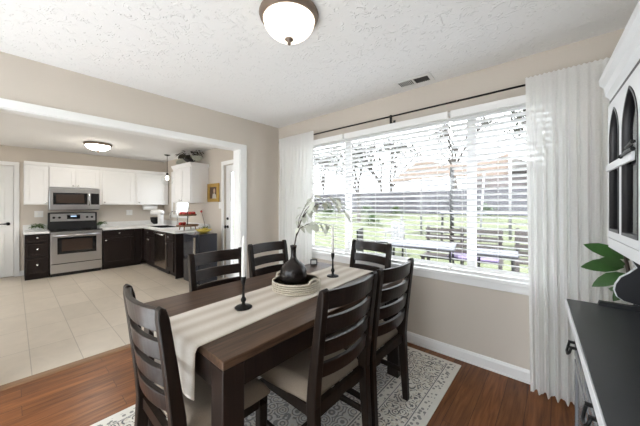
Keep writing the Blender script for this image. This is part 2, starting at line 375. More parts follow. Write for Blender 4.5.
# kitchen sink window
wf = link('window_2', holes_mesh('window_2', rect(-3.9, 1.10, -3.03, 2.05), [rect(-3.84, 1.16, -3.09, 1.56), rect(-3.84, 1.60, -3.09, 1.99)], .08, lambda u, v, w_: (u, .08+w_, v)), 'white_paint'); structure(wf, 'small white window over the sink')
for a, c in ((1.16, 1.56), (1.60, 1.99)): MB().box((-3.84, .078, a), (-3.09, .082, c)).build('pane', 'window_glass', wf)
tr = link('trim_6', holes_mesh('trim_6', rect(-3.97, 1.03, -3.02, 2.12), [rect(-3.9, 1.10, -3.03, 2.05)], .016, lambda u, v, w_: (u, -.008+w_, v)), 'white_paint'); structure(tr)
# back door with a blind in its glass
dr = link('door_2', holes_mesh('door_2', rect(-1.525, .012, -.725, 2.045), [rect(-1.39, .25, -.86, 1.92)], .045, lambda u, v, w_: (u, .06+w_, v)), 'white_paint'); structure(dr, 'white back door with a blind in its glass')
MB().box((-1.39, .066, .25), (-.86, .070, 1.92)).build('pane', 'window_glass', dr)
mb = MB()
for i in range(64): mb.box((-1.385, .047, .26+i*.0258), (-.865, .062, .262+i*.0258))
mb.build('blind', 'blind_slat', dr)
MB().lathe([(.028, 0), (.028, -.008), (.012, -.012), (.012, -.035), (.028, -.045), (.030, -.06), (.02, -.07), (.001, -.072)], (-1.46, .038, .93), 16, 'Y').build('knob', 'black_iron', dr, smooth=True)
MB().lathe([(.026, 0), (.026, -.012), (.02, -.02), (.001, -.022)], (-1.46, .038, 1.08), 16, 'Y').build('deadbolt', 'black_iron', dr, smooth=True)
tr = MB().prism([(-1.60, 0), (-1.60, 2.12), (-.65, 2.12), (-.65, 0), (-.72, 0), (-.72, 2.05), (-1.53, 2.05), (-1.53, 0)], 'Y', -.018, 0).build('trim_7', 'white_paint', bevel=.004); structure(tr)
# six panel kitchen door
dr = MB().box((-4.555, -3.295, .012), (-4.515, -2.535, 2.045))
door = dr.build('door_1', 'white_paint'); structure(door, 'white panelled door')
for y0, y1 in ((-3.19, -2.965), (-2.865, -2.64)):
    for z0, z1 in ((.18, .80), (.92, 1.62), (1.72, 1.94)):
        link('panel', holes_mesh('panel', rect(y0, z0, y1, z1), [rect(y0+.022, z0+.022, y1-.022, z1-.022)], .008, lambda u, v, w_: (-4.512+w_, u, v)), 'white_paint', door, bevel=.003)
structure(MB().box((-4.65, -3.301, 0), (-4.557, -2.529, 2.051)).build('door_light_block', 'white_paint'))  # hidden panel added behind the door to stop sky light leaking
MB().lathe([(.028, 0), (.028, .01), (.011, .014), (.011, .05)], (-4.515, -2.60, .98), 16, 'X').tube([(-4.465, -2.60, .98), (-4.462, -2.66, .982), (-4.466, -2.715, .978)], [.011, .010, .008]).build('handle', 'black_iron', door, smooth=True)
tr = MB().prism([(-2.46, 0), (-2.46, 2.12), (-3.37, 2.12), (-3.37, 0), (-3.30, 0), (-3.30, 2.05), (-2.53, 2.05), (-2.53, 0)], 'X', -4.5, -4.482).build('trim_8', 'white_paint', bevel=.004); structure(tr)

# ------------------------------------------------------------------ blinds
def blind(x0, x1, label):
    t = thing('window_blind', label, 'blind', ((x0+x1)/2, -.055, .75), 0, 'slatted blinds on the dining window'); hw = (x1-x0)/2
    MB().box((-hw, -.036, 1.315), (hw, -.022, 1.378)).build('valance', 'white_paint', t, bevel=.003)
    MB().box((-hw+.01, -.018, 1.33), (hw-.01, .028, 1.37)).build('headrail', 'white_paint', t)
    mb = MB(); n = 28; z0 = .075
    for i in range(n):
        z = z0 + (1.30-z0)*i/(n-1)
        mb.prism([(yy*math.cos(R(-17))-zz*math.sin(R(-17)), z+yy*math.sin(R(-17))+zz*math.cos(R(-17))) for yy, zz in ((-.024, -.0015), (0, .002), (.024, -.0015), (.024, -.0045), (0, -.001), (-.024, -.0045))], 'X', -hw+.004, hw-.004)
    mb.build('slats', 'blind_slat', t)
    MB().box((-hw+.004, -.026, .018), (hw-.004, .026, .036)).build('bottom_rail', 'white_paint', t, bevel=.003)
    k = max(2, round(hw*2/.42)+1)
    for i in range(k):
        x = -hw+.09+(2*hw-.18)*i/(k-1)
        MB().tube([(x, -.0265, .03), (x, -.0265, 1.33)], .0014, 5).build('cord', 'plastic_white', t)
    return t
bl = blind(.60, 1.215, 'white slatted blind on the narrow left section, behind the branches')
bl = blind(1.235, 2.33, 'white slatted blind on the wide middle section, above the far chair')
MB().tube([(.50, -.037, .93), (.50, -.037, 1.32)], .003, 6).lathe([(.006, .90), (.006, .94)], (.50, -.037, 0), 8).build('tilt_wand', 'plastic_white', bl)
bl = blind(2.35, 3.03, 'white slatted blind on the right section, running behind the right curtain')
# curtain rod and curtains
t = thing('curtain_rod', 'thin black curtain rod across the top of the window', 'curtain rod', (1.75, -.08, 2.2))
MB().tube([(-1.61, 0, 0), (1.66, 0, 0)], .0075, 10).build('rod', 'black_iron', t, smooth=True)
for s in (-1, 1): MB().ball(((1.672 if s > 0 else -1.622), 0, 0), .02, 2).build('finial', 'black_iron', t, smooth=True)
for x in (-1.58, .05, 1.5): MB().box((x-.006, -.008, -.07), (x+.006, .079, -.055)).box((x-.008, -.010, -.07), (x+.008, .010, .012)).box((x-.012, .074, -.10), (x+.012, .079, -.02)).build('bracket', 'black_iron', t)
def curtain(x0, x1, xb0, xb1, label, folds, seed):
    rnd = random.Random(seed); ph = [rnd.uniform(0, 6) for _ in range(4)]
    cx = (x0+x1)/2
    def fn(u, v):
        z = 2.235 - v*2.215; a = .010+.022*min(1, v*2.2)
        a *= min(1, .18+v*3); x = (x0*(1-v)+xb0*v)*(1-u) + (x1*(1-v)+xb1*v)*u
        y = -.108 + a*math.sin(u*folds*2*PI+ph[0]+.6*math.sin(v*2+ph[1])) + a*.45*math.sin(u*folds*3.7*PI+ph[2]+v*1.3) - .012
        if v < .02: z += .004*math.sin(u*folds*4*PI)
        y = min(y, -.091); return (x-cx, y, z)
    o = MB().grid(fn, 130, 26).build('curtain', 'curtain_sheer', None, smooth=True); o.location = (cx, 0, 0)
    return tag(o, label, 'curtain', 'sheer white curtains')
curtain(.15, .80, .17, .75, 'sheer white curtain on the left end of the rod, in the corner', 11, 3)
curtain(2.86, 3.40, 2.89, 3.40, 'sheer white floor-length curtain on the right end, beside the hutch', 11, 5)

# ------------------------------------------------------------------ ceiling lamps and vent
def flush_lamp(loc, r, label, drop, strength_mat='lamp_bowl'):
    t = thing('ceiling_lamp', label, 'ceiling lamp', loc)
    MB().lathe([(r*.55, 0), (r*.98, -.004), (r, -.015), (r*.97, -.03), (r*.90, -.045), (r*.86, -.045), (r*.86, -.02), (r*.5, -.01)], (0, 0, 0), 40).build('rim', 'bronze', t, smooth=True)
    MB().lathe([(r*.86*math.cos(a), -.035-drop*math.sin(a)) for a in [R(x) for x in range(0, 86, 8)]]+[(.004, -.035-drop)], (0, 0, 0), 40).build('glass_bowl', strength_mat, t, smooth=True)
    z = -.035-drop
    MB().lathe([(.001, z+.004), (.024, z+.002), (.026, z-.004), (.012, z-.010), (.008, z-.018), (.012, z-.024), (.008, z-.032), (.001, z-.036)], (0, 0, 0), 16).build('finial', 'bronze', t, smooth=True)
flush_lamp((1.86, -1.48, CZ), .172, 'round bronze-rimmed bowl lamp on the dining ceiling above the table', .115)
flush_lamp((-3.05, -1.55, 2.41), .20, 'shallow bronze-rimmed bowl lamp on the kitchen ceiling', .09, 'lamp_bowl_bright')
t = thing('ceiling_vent', 'white rectangular air vent in the ceiling near the curtain rod', 'vent', (2.065, -.165, CZ), R(4))
link('frame', holes_mesh('frame', rect(-.16, -.08, .16, .08), [rect(-.13, -.052, -.006, .052), rect(.006, -.052, .13, .052)], .008, lambda u, v, w_: (u, v, -.004+w_)), 'white_paint', t)
mb = MB()
for i in range(8): x = -.122+i*.0155; mb.prism([(x, -.001), (x+.002, -.001), (x+.012, -.007), (x+.010, -.007)], 'Y', -.052, .052)
mb.build('louvers', 'white_paint', t)
mb = MB()
for i in range(8): x = .014+i*.0155; mb.prism([(x+.010, -.001), (x+.012, -.001), (x+.002, -.007), (x, -.007)], 'Y', -.052, .052)
mb.build('louvers', 'black_paint', t)
MB().box((-.132, -.054, -.0012), (.132, .054, -.0002)).build('duct', 'black_paint', t)

# ------------------------------------------------------------------ rug, table
sr = MB().box((.25, -4.48, 0), (3.3, -2.72, .012)).build('bounce_rug', simple('pale_bounce', (.76, .77, .77), .95, var=.04, scale=40), None, bevel=.003)  # unseen reflector: pale rug added to throw sunlight up at the ceiling
tag(sr, 'pale plain rug added out of view to bounce sunlight onto the ceiling', 'rug')
rug = MB().box((-.755, -1.07, 0), (.755, 1.07, .009)).build('area_rug', 'rug_pile', None, bevel=.003); rug.location = (1.685, -1.175, .0)
tag(rug, 'cream and grey vintage patterned rug under the dining table', 'rug')
RZ = .009
t = thing('dining_table', 'dark brown rectangular wooden dining table', 'table', (1.675, -1.28, RZ))
hx, hy, TZ = .447, .758, .76-RZ
MB().box((-hx, -hy, TZ-.035), (hx, hy, TZ)).build('tabletop', 'table_wood', t, bevel=.004)
for s in (-1, 1):
    MB().box((s*(hx-.012)-.012, -hy+.09, TZ-.125), (s*(hx-.012)+.012, hy-.09, TZ-.035)).build('apron', 'table_dark', t)
    MB().box((-hx+.09, s*(hy-.012)-.012, TZ-.125), (hx-.09, s*(hy-.012)+.012, TZ-.035)).build('apron', 'table_dark', t)
    for q in (-1, 1):
        x, y = s*(hx-.045), q*(hy-.045); MB().box((x-.045, y-.045, 0), (x+.045, y+.045, TZ-.035)).build('leg', 'table_dark', t, bevel=.004)
# runner draped over the table
rot = R(3.8); pts = []
L0, L1 = -.79, .775; hang = .20
def runner(u, v):
    s_ = L0-hang + v*(L1-L0+2*hang); x = (u-.5)*.385
    if s_ < L0:
        d_ = L0-s_; y = L0 - .004; z = -d_; x *= 1-.08*d_
        if d_ < .012: y = L0+.004; z = -.002
        x += .03*d_; y -= .012*math.sin(u*9)*d_/.2
    elif s_ > L1: d_ = s_-L1; y = L1+.004; z = -d_
    else: y = s_; z = .0025 + .0008*math.sin(y*9+u*5)
    return (x, y, z)
o = MB().grid(runner, 20, 120).build('table_runner', 'runner_cloth', None, smooth=True, solid=.003); o.location = (1.71, -1.285, .7605); o.rotation_euler = (0, 0, rot)
tag(o, 'cream striped cloth runner down the middle of the table', 'table runner')

# ------------------------------------------------------------------ dining chairs
def make_chair(label):
    t = thing('dining_chair', label, 'chair', (0, 0, 0), 0, 'ladder-back dining chairs')
    def zc(z): return -.235+.03*min(1, z/.45) if z < .45 else -.205-.065*((z-.45)/.515)**1.15
    for s in (-1, 1):
        poly_f = [(zc(z)+w_, z) for z, w_ in ((0, .018), (.25, .023), (.44, .027), (.55, .026), (.75, .022), (.92, .019), (.955, .013))]
        poly_b = [(zc(z)-w_, z) for z, w_ in ((.965, .0), (.955, .013), (.92, .019), (.75, .022), (.55, .026), (.44, .027), (.25, .023), (0, .018))]
        x = s*.205; MB().prism(poly_f+poly_b, 'X', x-.021, x+.021).build('rear_leg', 'chair_wood', t, bevel=.006, seg=3)
    for s in (-1, 1):
        MB().prism([(s*.207-.02, .40), (s*.207+.02, .40), (s*.207+.016, 0), (s*.207-.016, 0)], 'Y', .135, .175).build('front_leg', 'chair_wood', t, bevel=.004)
        MB().box((s*.205-.011, -.19, .385), (s*.205+.011, .14, .435)).build('seat_rail', 'chair_wood', t)
        MB().box((s*.205-.009, -.215, .17), (s*.205+.009, .14, .20)).build('stretcher', 'chair_wood', t, bevel=.003)
    MB().box((-.19, .14, .385), (.19, .165, .435)).build('seat_rail', 'chair_wood', t)
    MB().box((-.19, -.215, .385), (.19, -.19, .435)).build('seat_rail', 'chair_wood', t)
    MB().box((-.2, -.05, .172), (.2, -.03, .198)).build('stretcher', 'chair_wood', t, bevel=.003)
    def slat(z0, z1):
        n = 14; mb = MB(); V = []
        for i in range(n+1):
            x = -.19+.38*i/n; bow = .034*(1-(x/.19)**2); row = []
            for z, e in ((z0, .011), (z1, .011), (z1, -.011), (z0, -.011)): row.append(mb.bm.verts.new((x, zc(z)-bow+e, z)))
            V.append(row)
        for A, B in zip(V, V[1:]):
            for k in range(4): mb.bm.faces.new((A[k], A[(k+1) % 4], B[(k+1) % 4], B[k]))
        mb.bm.faces.new(V[0]); mb.bm.faces.new(V[-1][::-1]); mb.build('slat', 'chair_slat', t, bevel=.003)
    for z0, z1 in ((.868, .953), (.758, .831), (.655, .725), (.556, .622)): slat(z0, z1)
    # padded seat
    bm = MB(); NU, NV = 20, 20
    def top(u, v):
        y = -.185+.375*v; hw = .205+.027*min(1, v*1.4); x = (2*u-1)*hw
        e = min(u, 1-u, v*.9, (1-v)*.9); return (x, y, 0.447 + .050*min(1, (e/.10))**.5)
    bm.grid(top, NU, NV)
    bm.grid(lambda u, v: (lambda p: (p[0]*.99, p[1], .433))(top(u, v)), NU, NV)
    ring = [(i, 0) for i in range(NU)]+[(NU, j) for j in range(NV)]+[(i, NV) for i in range(NU, 0, -1)]+[(0, j) for j in range(NV, 0, -1)]
    bm.bm.verts.ensure_lookup_table(); off = (NU+1)*(NV+1); idx = lambda q: q[0]*(NV+1)+q[1]
    for a, c in zip(ring, ring[1:]+ring[:1]):
        bm.bm.faces.new((bm.bm.verts[idx(a)], bm.bm.verts[idx(c)], bm.bm.verts[off+idx(c)], bm.bm.verts[off+idx(a)]))
    bm.build('seat', 'seat_fabric', t, smooth=True)
    return t
chair = make_chair('dark wood ladder-back chair at the near end of the table, back towards the camera')
chair.location = (1.785, -1.93, RZ)
for loc, rz, lab in (((2.02, -1.465, RZ), 90, 'dark wood ladder-back chair on the right side of the table, the nearer one'),
                     ((2.02, -.975, RZ), 89, 'dark wood ladder-back chair on the right side, partly hidden behind the nearer chair'),
                     ((1.29, -1.475, RZ), -90, 'dark wood chair on the kitchen side, behind the nearer candle'),
                     ((1.205, -.91, RZ), -89, 'dark wood chair on the kitchen side, the farther one, near the room corner'),
                     ((1.64, -.495, RZ), 175, 'dark wood chair at the far end of the table, under the window')):
    dup(chair, loc, R(rz), lab)

# ------------------------------------------------------------------ table top objects
TT = .7645
t = thing('woven_tray', 'round woven cord tray holding the black vase', 'tray', (1.708, -1.275, TT))
mb = MB()
for k in range(5): mb.lathe([(.150, .007+k*.0135), (.157, .001+k*.0135), (.165, .007+k*.0135), (.157, .0135+k*.0135), (.150, .007+k*.0135)], (0, 0, 0), 40)
mb.build('rim', 'woven_cord', t, smooth=True)
MB().lathe([(.001, 0), (.152, 0), (.152, .010), (.001, .010)], (0, 0, 0), 40).build('base', 'woven_cord', t)
for s in (-1, 1):
    MB().tube([(s*.158, -.045, .062), (s*.160, -.035, .082), (s*.160, 0, .092), (s*.160, .035, .082), (s*.158, .045, .062)], .007, 8).build('handle', 'woven_cord', t, smooth=True)
t = thing('bottle_vase', 'black bottle-shaped ceramic vase in the woven tray', 'vase', (1.692, -1.288, TT+.0105))
MB().lathe([(.001, 0), (.070, 0), (.079, .006), (.087, .04), (.091, .085), (.088, .118), (.076, .143), (.055, .163), (.034, .177), (.023, .190), (.0185, .208), (.0175, .235), (.018, .258), (.0215, .268), (.0225, .280), (.017, .282), (.014, .20), (.001, .19)], (0, 0, 0), 36).build('body', 'ceramic_black', t, smooth=True)
# branch arrangement
t = thing('leafy_branch', 'dark arching branch with pale leaves standing in the black vase', 'branch', (1.692, -1.288, TT+.21))
rt = Vector((math.sin(R(48.73)), math.cos(R(48.73)), 0)); fw = Vector((-rt.y, rt.x, 0)); S_ = 1/147.
def ip(px, py, dep=0): return rt*((px-292.5)*S_) + fw*dep + Vector((0, 0, (252.0-py)*S_))
main = [ip(292.5, 252), ip(293.5, 240), ip(295.5, 228, .02), ip(300, 215, .03), ip(306, 206, .04), ip(315, 200, .05), ip(326, 197, .06), ip(338, 199, .06), ip(344, 207, .06)]
sec = [ip(294.5, 233, .02), ip(299, 223, -.02), ip(307, 218.5, -.05), ip(318, 217, -.08), ip(330, 220, -.10)]
thr = [ip(300, 215, .03), ip(304, 206, .02), ip(309, 200, .0), ip(317, 194.5, -.02), ip(328, 192, -.04), ip(336, 195, -.05)]
fou = [ip(296, 226, .02), ip(297.5, 214, .05), ip(304, 200, .09), ip(312, 190, .12)]
MB().tube(main, [.005, .005, .0045, .004, .0035, .003, .0025, .002, .0012], 7).tube(sec, [.0035, .003, .0025, .002, .0012], 6).tube(thr, [.003, .0025, .002, .002, .0015, .001], 6).tube(fou, [.003, .002, .002, .001], 6).build('stem', 'branch_brown', t, smooth=True)
rnd = random.Random(4); mb = MB()
for path, n in ((main, 26), (sec, 16), (thr, 18), (fou, 8)):
    for i in range(n):
        f = .3+.7*i/(n-1) if path is main else .25+.75*i/(n-1); q = f*(len(path)-1); k = min(int(q), len(path)-2); p = path[k].lerp(path[k+1], q-k)
        d_ = rt*rnd.uniform(-.7, .9)+fw*rnd.uniform(-.7, .7)+Vector((0, 0, rnd.uniform(-1.1, .3))); mb.leaf(p, d_, rnd.uniform(.045, .075), rnd.uniform(.028, .042), .25, Vector((rnd.uniform(-.5, .5), rnd.uniform(-.5, .5), 1)).normalized())
mb.build('leaves', 'leaf_pale', t, smooth=True)
def candle_holder(loc, h, label, ch, clabel, lean):
    t = thing('candle_holder', label, 'candle holder', loc, 0, 'black candle holders')
    k = h/.175
    MB().lathe([(.001, 0), (.046, 0), (.047, .004), (.040, .009), (.016, .012), (.010, .018), (.009, .03*k), (.013, .036*k), (.015, .045*k), (.012, .054*k), (.008, .06*k), (.0065, .09*k), (.006, .12*k), (.009, .135*k), (.012, .145*k), (.013, .150*k), (.014, h), (.0115, h), (.0115, h-.014), (.001, h-.014)], (0, 0, 0), 24).build('stand', 'black_iron', t, smooth=True)
    c = MB().lathe([(.001, 0), (.0105, 0), (.011, .01), (.0100, ch*.6), (.0075, ch*.93), (.003, ch), (.001, ch)], (0, 0, 0), 18).tube([(0, 0, ch-.003), (.001, 0, ch+.010)], .001, 5).build('taper_candle', 'candle_wax', None, smooth=True)
    c.location = (loc[0], loc[1], loc[2]+h-.0138); c.rotation_euler = (0, R(lean), 0); tag(c, clabel, 'candle', 'white taper candles')
candle_holder((1.738, -1.705, TT+.0015), .17, 'black candle holder nearest the camera on the runner', .235, 'white taper candle nearest the camera', 0)
candle_holder((1.703, -.877, TT+.0015), .185, 'black candle holder beyond the woven tray', .235, 'white taper candle beyond the vase, against the window', 0)
t = thing('photo_frame', 'small dark photo frame standing behind the black vase', 'photo frame', (1.30, -.66, .7605), R(48))
link('frame', holes_mesh('frame', rect(-.032, 0, .032, .052), [rect(-.024, .008, .024, .044)], .012, lambda u, v, w_: (u, w_, v)), 'black_paint', t)
MB().box((-.024, -.002, .008), (.024, .003, .044)).build('picture', 'picture_paper', t)

# ------------------------------------------------------------------ hutch on the right
HY0, HY1 = -2.315, -.875
t = thing('china_hutch', 'white glass-door china hutch with black countertop along the right wall', 'hutch', (3.074, HY1, 0), R(2.4))
HX, BX = .0, .44   # local: x into the wall, y negative towards camera
Ly = HY0-HY1
MB().box((-.012, Ly-.01, .868), (BX, .008, .90)).build('countertop', 'hutch_black_top' if 'hutch_black_top' in MATS else simple('hutch_black_top', (.035, .037, .04), .38, var=.2, scale=5), t, bevel=.002)
MB().box((-.018, Ly-.01, .868), (-.0125, .008, .902)).build('countertop_edge', 'hutch_white', t, bevel=.002)
MB().box((.028, Ly, .08), (BX-.005, 0, .868)).build('carcass', 'hutch_grey', t, bevel=.003)
MB().box((.03, Ly+.02, 0), (BX-.02, -.02, .08)).build('plinth', 'black_paint', t)
def pull(p, par):
    x, y, z = p
    MB().lathe([(.014, 0), (.014, -.004), (.006, -.008), (.006, -.036)], (x, y-.03, z), 10, 'X').lathe([(.014, 0), (.014, -.004), (.006, -.008), (.006, -.036)], (x, y+.03, z), 10, 'X').tube([(x-.030, y-.034, z+.004), (x-.036, y-.032, z-.02), (x-.041, y-.016, z-.034), (x-.041, y+.016, z-.034), (x-.036, y+.032, z-.02), (x-.030, y+.034, z+.004)], .0045, 8).build('pull', 'black_iron', par, smooth=True)
def hdoor(y0, y1, z0, z1, name, handle_y):
    d_ = link(name, holes_mesh(name, rect(y0, z0, y1, z1), [rect(y0+.035, z0+.035, y1-.035, z1-.035)], .016, lambda u, v, w_: (.020+w_, u, v)), 'hutch_grey', t, bevel=.003)
    MB().box((.020, y0+.03, z0+.03), (.0275, y1-.03, z1-.03)).build('panel', 'hutch_grey', d_)
    if handle_y is not None: pull((.020, handle_y, (z0+z1)/2+(.03 if handle_y < -.5 else 0)), d_)
for a, c in ((-.295, -.015), (Ly+.015, Ly+.295)):
    hdoor(a, c, .66, .85, 'drawer', (a+c)/2); hdoor(a, c, .10, .645, 'cupboard_door', None)
hdoor(-.715, -.305, .66, .85, 'drawer', -.66); hdoor(-1.13, -.725, .66, .85, 'drawer', -.78); hdoor(-.715, -.305, .10, .645, 'cupboard_door', None); hdoor(-1.13, -.725, .10, .645, 'cupboard_door', None)
# upper cabinet, local x .12 .. .44
UX = .13
side = [(UX+.0, .90), (BX, .90), (BX, 1.80), (UX, 1.80), (UX, 1.20), (UX+.035, 1.135), (UX+.066, 1.075), (UX+.045, 1.05), (UX+.022, 1.03), (UX+.008, 1.0), (UX+.004, .975), (UX+.012, .948), (UX+.03, .935), (UX+.075, .925), (UX+.05, .918), (UX-.04, .918), (UX-.045, .90)]
for y0 in (-.022, Ly+.0):
    MB().prism(side, 'Y', y0, y0+.022).build('side_panel', 'black_paint', t)
    edge = [(UX+.0, 1.20), (UX+.035, 1.135), (UX+.066, 1.075), (UX+.045, 1.05), (UX+.022, 1.03), (UX+.008, 1.0), (UX+.004, .975), (UX+.012, .948), (UX+.03, .935), (UX+.075, .925)]
    V = MB(); ns = []
    for (x, z) in edge: ns.append([V.bm.verts.new((x-.003, y0+.002, z)), V.bm.verts.new((x-.003, y0+.018, z)), V.bm.verts.new((x+.001, y0+.018, z)), V.bm.verts.new((x+.001, y0+.002, z))])
    for A, B in zip(ns, ns[1:]):
        for k in range(4): V.bm.faces.new((A[k], A[(k+1) % 4], B[(k+1) % 4], B[k]))
    V.bm.faces.new(ns[0]); V.bm.faces.new(ns[-1][::-1]); V.build('side_edge', 'hutch_white', t)
MB().box((BX-.012, Ly+.022, .90), (BX, -.022, 1.80)).build('back_panel', 'black_paint', t)
MB().box((UX+.012, Ly+.022, 1.185), (BX-.012, -.022, 1.205)).build('bottom_shelf', 'black_paint', t)
MB().box((UX+.03, Ly+.022, 1.468), (BX-.012, -.022, 1.484)).build('shelf', 'black_paint', t)
MB().box((UX, Ly, 1.78), (BX, 0, 1.80)).build('top_board', 'hutch_white', t)
ap = [(0, 1.19), (0, 1.15), (Ly, 1.15)]
ap += [(Ly, 1.19)]
MB().prism(ap, 'X', UX-.012, UX+.008).build('apron', 'hutch_white', t, bevel=.002)
cr = [(UX-.004, 1.765), (UX-.006, 1.78), (UX-.018, 1.795), (UX-.022, 1.83), (UX-.036, 1.845), (UX-.038, 1.87), (BX, 1.87), (BX, 1.765)]
MB().prism(cr, 'Y', Ly-.02, .02).build('crown_molding', 'hutch_white', t, bevel=.002)
MB().box((UX-.008, Ly, 1.745), (UX+.004, 0, 1.765)).build('frieze', 'black_paint', t)
def lancet(y0, y1, z0, zt):
    w_ = y1-y0; aw = abs(w_); hgt = .72*aw; zs = zt-hgt; pts = [(y0, z0), (y1, z0)]
    for k in range(0, 7): a = R(60)*k/7; pts.append((y0+w_*math.cos(a), zs+hgt*math.sin(a)/math.sin(R(60))))
    pts.append((y0+w_*.5, zt))
    for k in range(6, -1, -1): a = R(60)*k/7; pts.append((y1-w_*math.cos(a), zs+hgt*math.sin(a)/math.sin(R(60))))
    return pts
dw = -Ly/3
for k in range(3):
    y0 = -k*dw-.006; y1 = -(k+1)*dw+.006
    holes = [lancet(y0-.035, y0-.20, 1.222, 1.71), lancet(y0-.245, y0-.44, 1.222, 1.715)]
    d_ = link('glass_door', holes_mesh('glass_door', rect(y0, 1.193, y1, 1.744), holes, .02, lambda u, v, w_: (UX-.004+w_, u, v)), 'hutch_white', t, bevel=.002)
    for hp in holes:
        inner = [(sum(p[0] for p in hp)/len(hp) + (p[0]-sum(p[0] for p in hp)/len(hp))*.90, 1.5+(p[1]-1.5)*.965) for p in hp]
        link('pane_frame', holes_mesh('pane_frame', hp, [inner], .026, lambda u, v, w_: (UX-.003+w_, u, v)), 'black_paint', d_)
        MB().prism(hp, 'X', UX-.003, UX+.001).build('glass', 'cabinet_glass', d_)
    MB().box((UX-.022, y0-.40, 1.466), (UX-.012, y0-.01, 1.494)).build('crossbar', 'hutch_white', d_, bevel=.002)
    MB().tube([(UX-.026, y0-.30, 1.492), (UX-.030, y0-.40, 1.494), (UX-.030, y0-.47, 1.492)], [.003, .006, .006], 8).tube([(UX-.026, y0-.36, 1.511), (UX-.030, y0-.47, 1.513)], [.003, .006], 8).ball((UX-.026, y0-.30, 1.492), .008, 1).build('latch', 'black_iron', d_, smooth=False)
for i, (y, z, lab) in enumerate(((-1.185, 1.2055, 'clear stemmed glass on the hutch bottom shelf behind the second arched pane'), (-1.20, 1.4845, 'clear stemmed glass on the hutch middle shelf behind the arched pane'))):
    g_ = MB().lathe([(.001, 0), (.032, 0), (.03, .003), (.005, .006), (.0045, .08), (.02, .095), (.036, .13), (.038, .17), (.034, .20), (.032, .20), (.035, .17), (.033, .13), (.018, .099), (.001, .092)], (0, 0, 0), 20).build('stemmed_glass', 'globe_glass', None, smooth=True)
    g_.location = (3.36, y, z); tag(g_, lab, 'glass')
# plant behind the hutch
t = thing('rubber_plant', 'broad-leaved green potted plant between the curtain and the hutch', 'plant', (3.32, -.58, .0))
MB().lathe([(.001, 0), (.11, 0), (.13, .02), (.15, .28), (.155, .30), (.142, .30), (.135, .26), (.001, .26)], (0, 0, 0), 28).build('pot', 'terracotta_dark', t, smooth=True)
MB().tube([(0, 0, .25), (-.01, .0, .5), (.0, -.02, .8), (-.035, -.03, 1.0), (-.047, -.03, 1.09)], [.014, .012, .011, .009, .006], 8).build('stem', 'branch_brown', t, smooth=True)
LV = [((-.05, -.03, 1.07), (-.85, -.15, .5), .165, .066, .15), ((-.05, -.03, 1.03), (-1, -.2, .10), .155, .072, .2), ((-.045, -.03, 1.045), (-.8, -.5, .2), .12, .058, .1), ((-.04, -.03, 1.0), (-.85, -.2, -.45), .14, .062, .1), ((-.03, -.03, .95), (-.5, -.3, -.6), .10, .05, .1),
      ((-.05, -.03, 1.08), (-.3, -.4, .8), .13, .065, .2), ((-.045, -.03, 1.08), (.3, -.3, .85), .13, .065, .2), ((-.04, -.02, 1.06), (.3, .6, .5), .14, .065, .3), ((-.03, -.02, .95), (.5, .5, .2), .14, .065, .3), ((-.02, -.02, .90), (-.4, .6, .2), .13, .06, .3)]
for p, d_, L, W_, dr_ in LV: MB().leaf(p, d_, L, W_, dr_, Vector((-.15, -.85, .5)).normalized()).build('leaf', 'leaf_green', t, smooth=True)

# ------------------------------------------------------------------ kitchen
CT = .85
def shaker(par, name, m, place, u0, u1, v0, v1, out, knob=None, km='chrome', stile=.05):
    """door front in (u, v) with w pointing out of the cabinet"""
    d_ = link(name, holes_mesh(name, rect(u0, v0, u1, v1), [rect(u0+stile, v0+min(stile, (v1-v0)*.25), u1-stile, v1-min(stile, (v1-v0)*.25))], .02, lambda u, v, w_: place(u, v, .01+w_)), m, par, bevel=.002)
    lo = place(u0+stile*.7, v0+min(stile, (v1-v0)*.25)*.7, .001); hi = place(u1-stile*.7, v1-min(stile, (v1-v0)*.25)*.7, .010)
    MB().box([min(a, c) for a, c in zip(lo, hi)], [max(a, c) for a, c in zip(lo, hi)]).build('panel', m, d_)
    if knob:
        p = Vector(place(knob[0], knob[1], .02)); q = Vector(place(knob[0], knob[1], .045))
        MB().tube([p, p.lerp(q, .5), p.lerp(q, .55), q], [.006, .006, .015, .013], 10).build('knob', km, d_, smooth=True)
    return d_
def pX(x0): return lambda u, v, w_: (x0+w_, u, v)      # fronts facing +X ; u = y
def pY(y0): return lambda u, v, w_: (u, y0-w_, v)      # fronts facing -Y ; u = x
BASE, WHT = 'espresso_cabinet', 'cabinet_white'
# base, left of range
t = thing('base_cabinet', 'narrow dark base cabinet with three drawers left of the range', 'cabinet')
MB().box((-4.5, -2.405, .09), (-3.92, -2.105, CT-.04)).build('carcass', BASE, t); MB().box((-4.5, -2.405, 0), (-3.97, -2.105, .09)).build('toe_kick', BASE, t)
for z0, z1 in ((.655, .79), (.40, .64), (.10, .385)): shaker(t, 'drawer', BASE, pX(-3.92), -2.395, -2.115, z0, z1, 1, (-2.255, (z0+z1)/2+.02), stile=.03)
o = thing('kitchen_counter', 'short white countertop on the cabinet left of the range', 'countertop')
MB().box((-4.5, -2.42, CT-.04), (-3.87, -2.10, CT)).build('slab', 'counter_white', o, bevel=.003); MB().box((-4.5, -2.42, CT), (-4.48, -2.10, CT+.10)).build('backsplash', 'counter_white', o)
# base, right of range
t = thing('base_cabinet', 'dark base cabinet along the wall right of the range', 'cabinet')
MB().box((-4.495, -1.335, .09), (-3.92, -.655, CT-.04)).build('carcass', BASE, t); MB().box((-4.495, -1.335, 0), (-3.97, -.655, .09)).build('toe_kick', BASE, t)
shaker(t, 'drawer', BASE, pX(-3.92), -1.325, -.80, .655, .79, 1, (-1.06, .735), stile=.035)
shaker(t, 'door', BASE, pX(-3.92), -1.325, -.80, .10, .64, 1, (-1.285, .60), stile=.06)
MB().box((-3.92, -.79, .09), (-3.902, -.655, .80)).build('corner_stile', BASE, t)
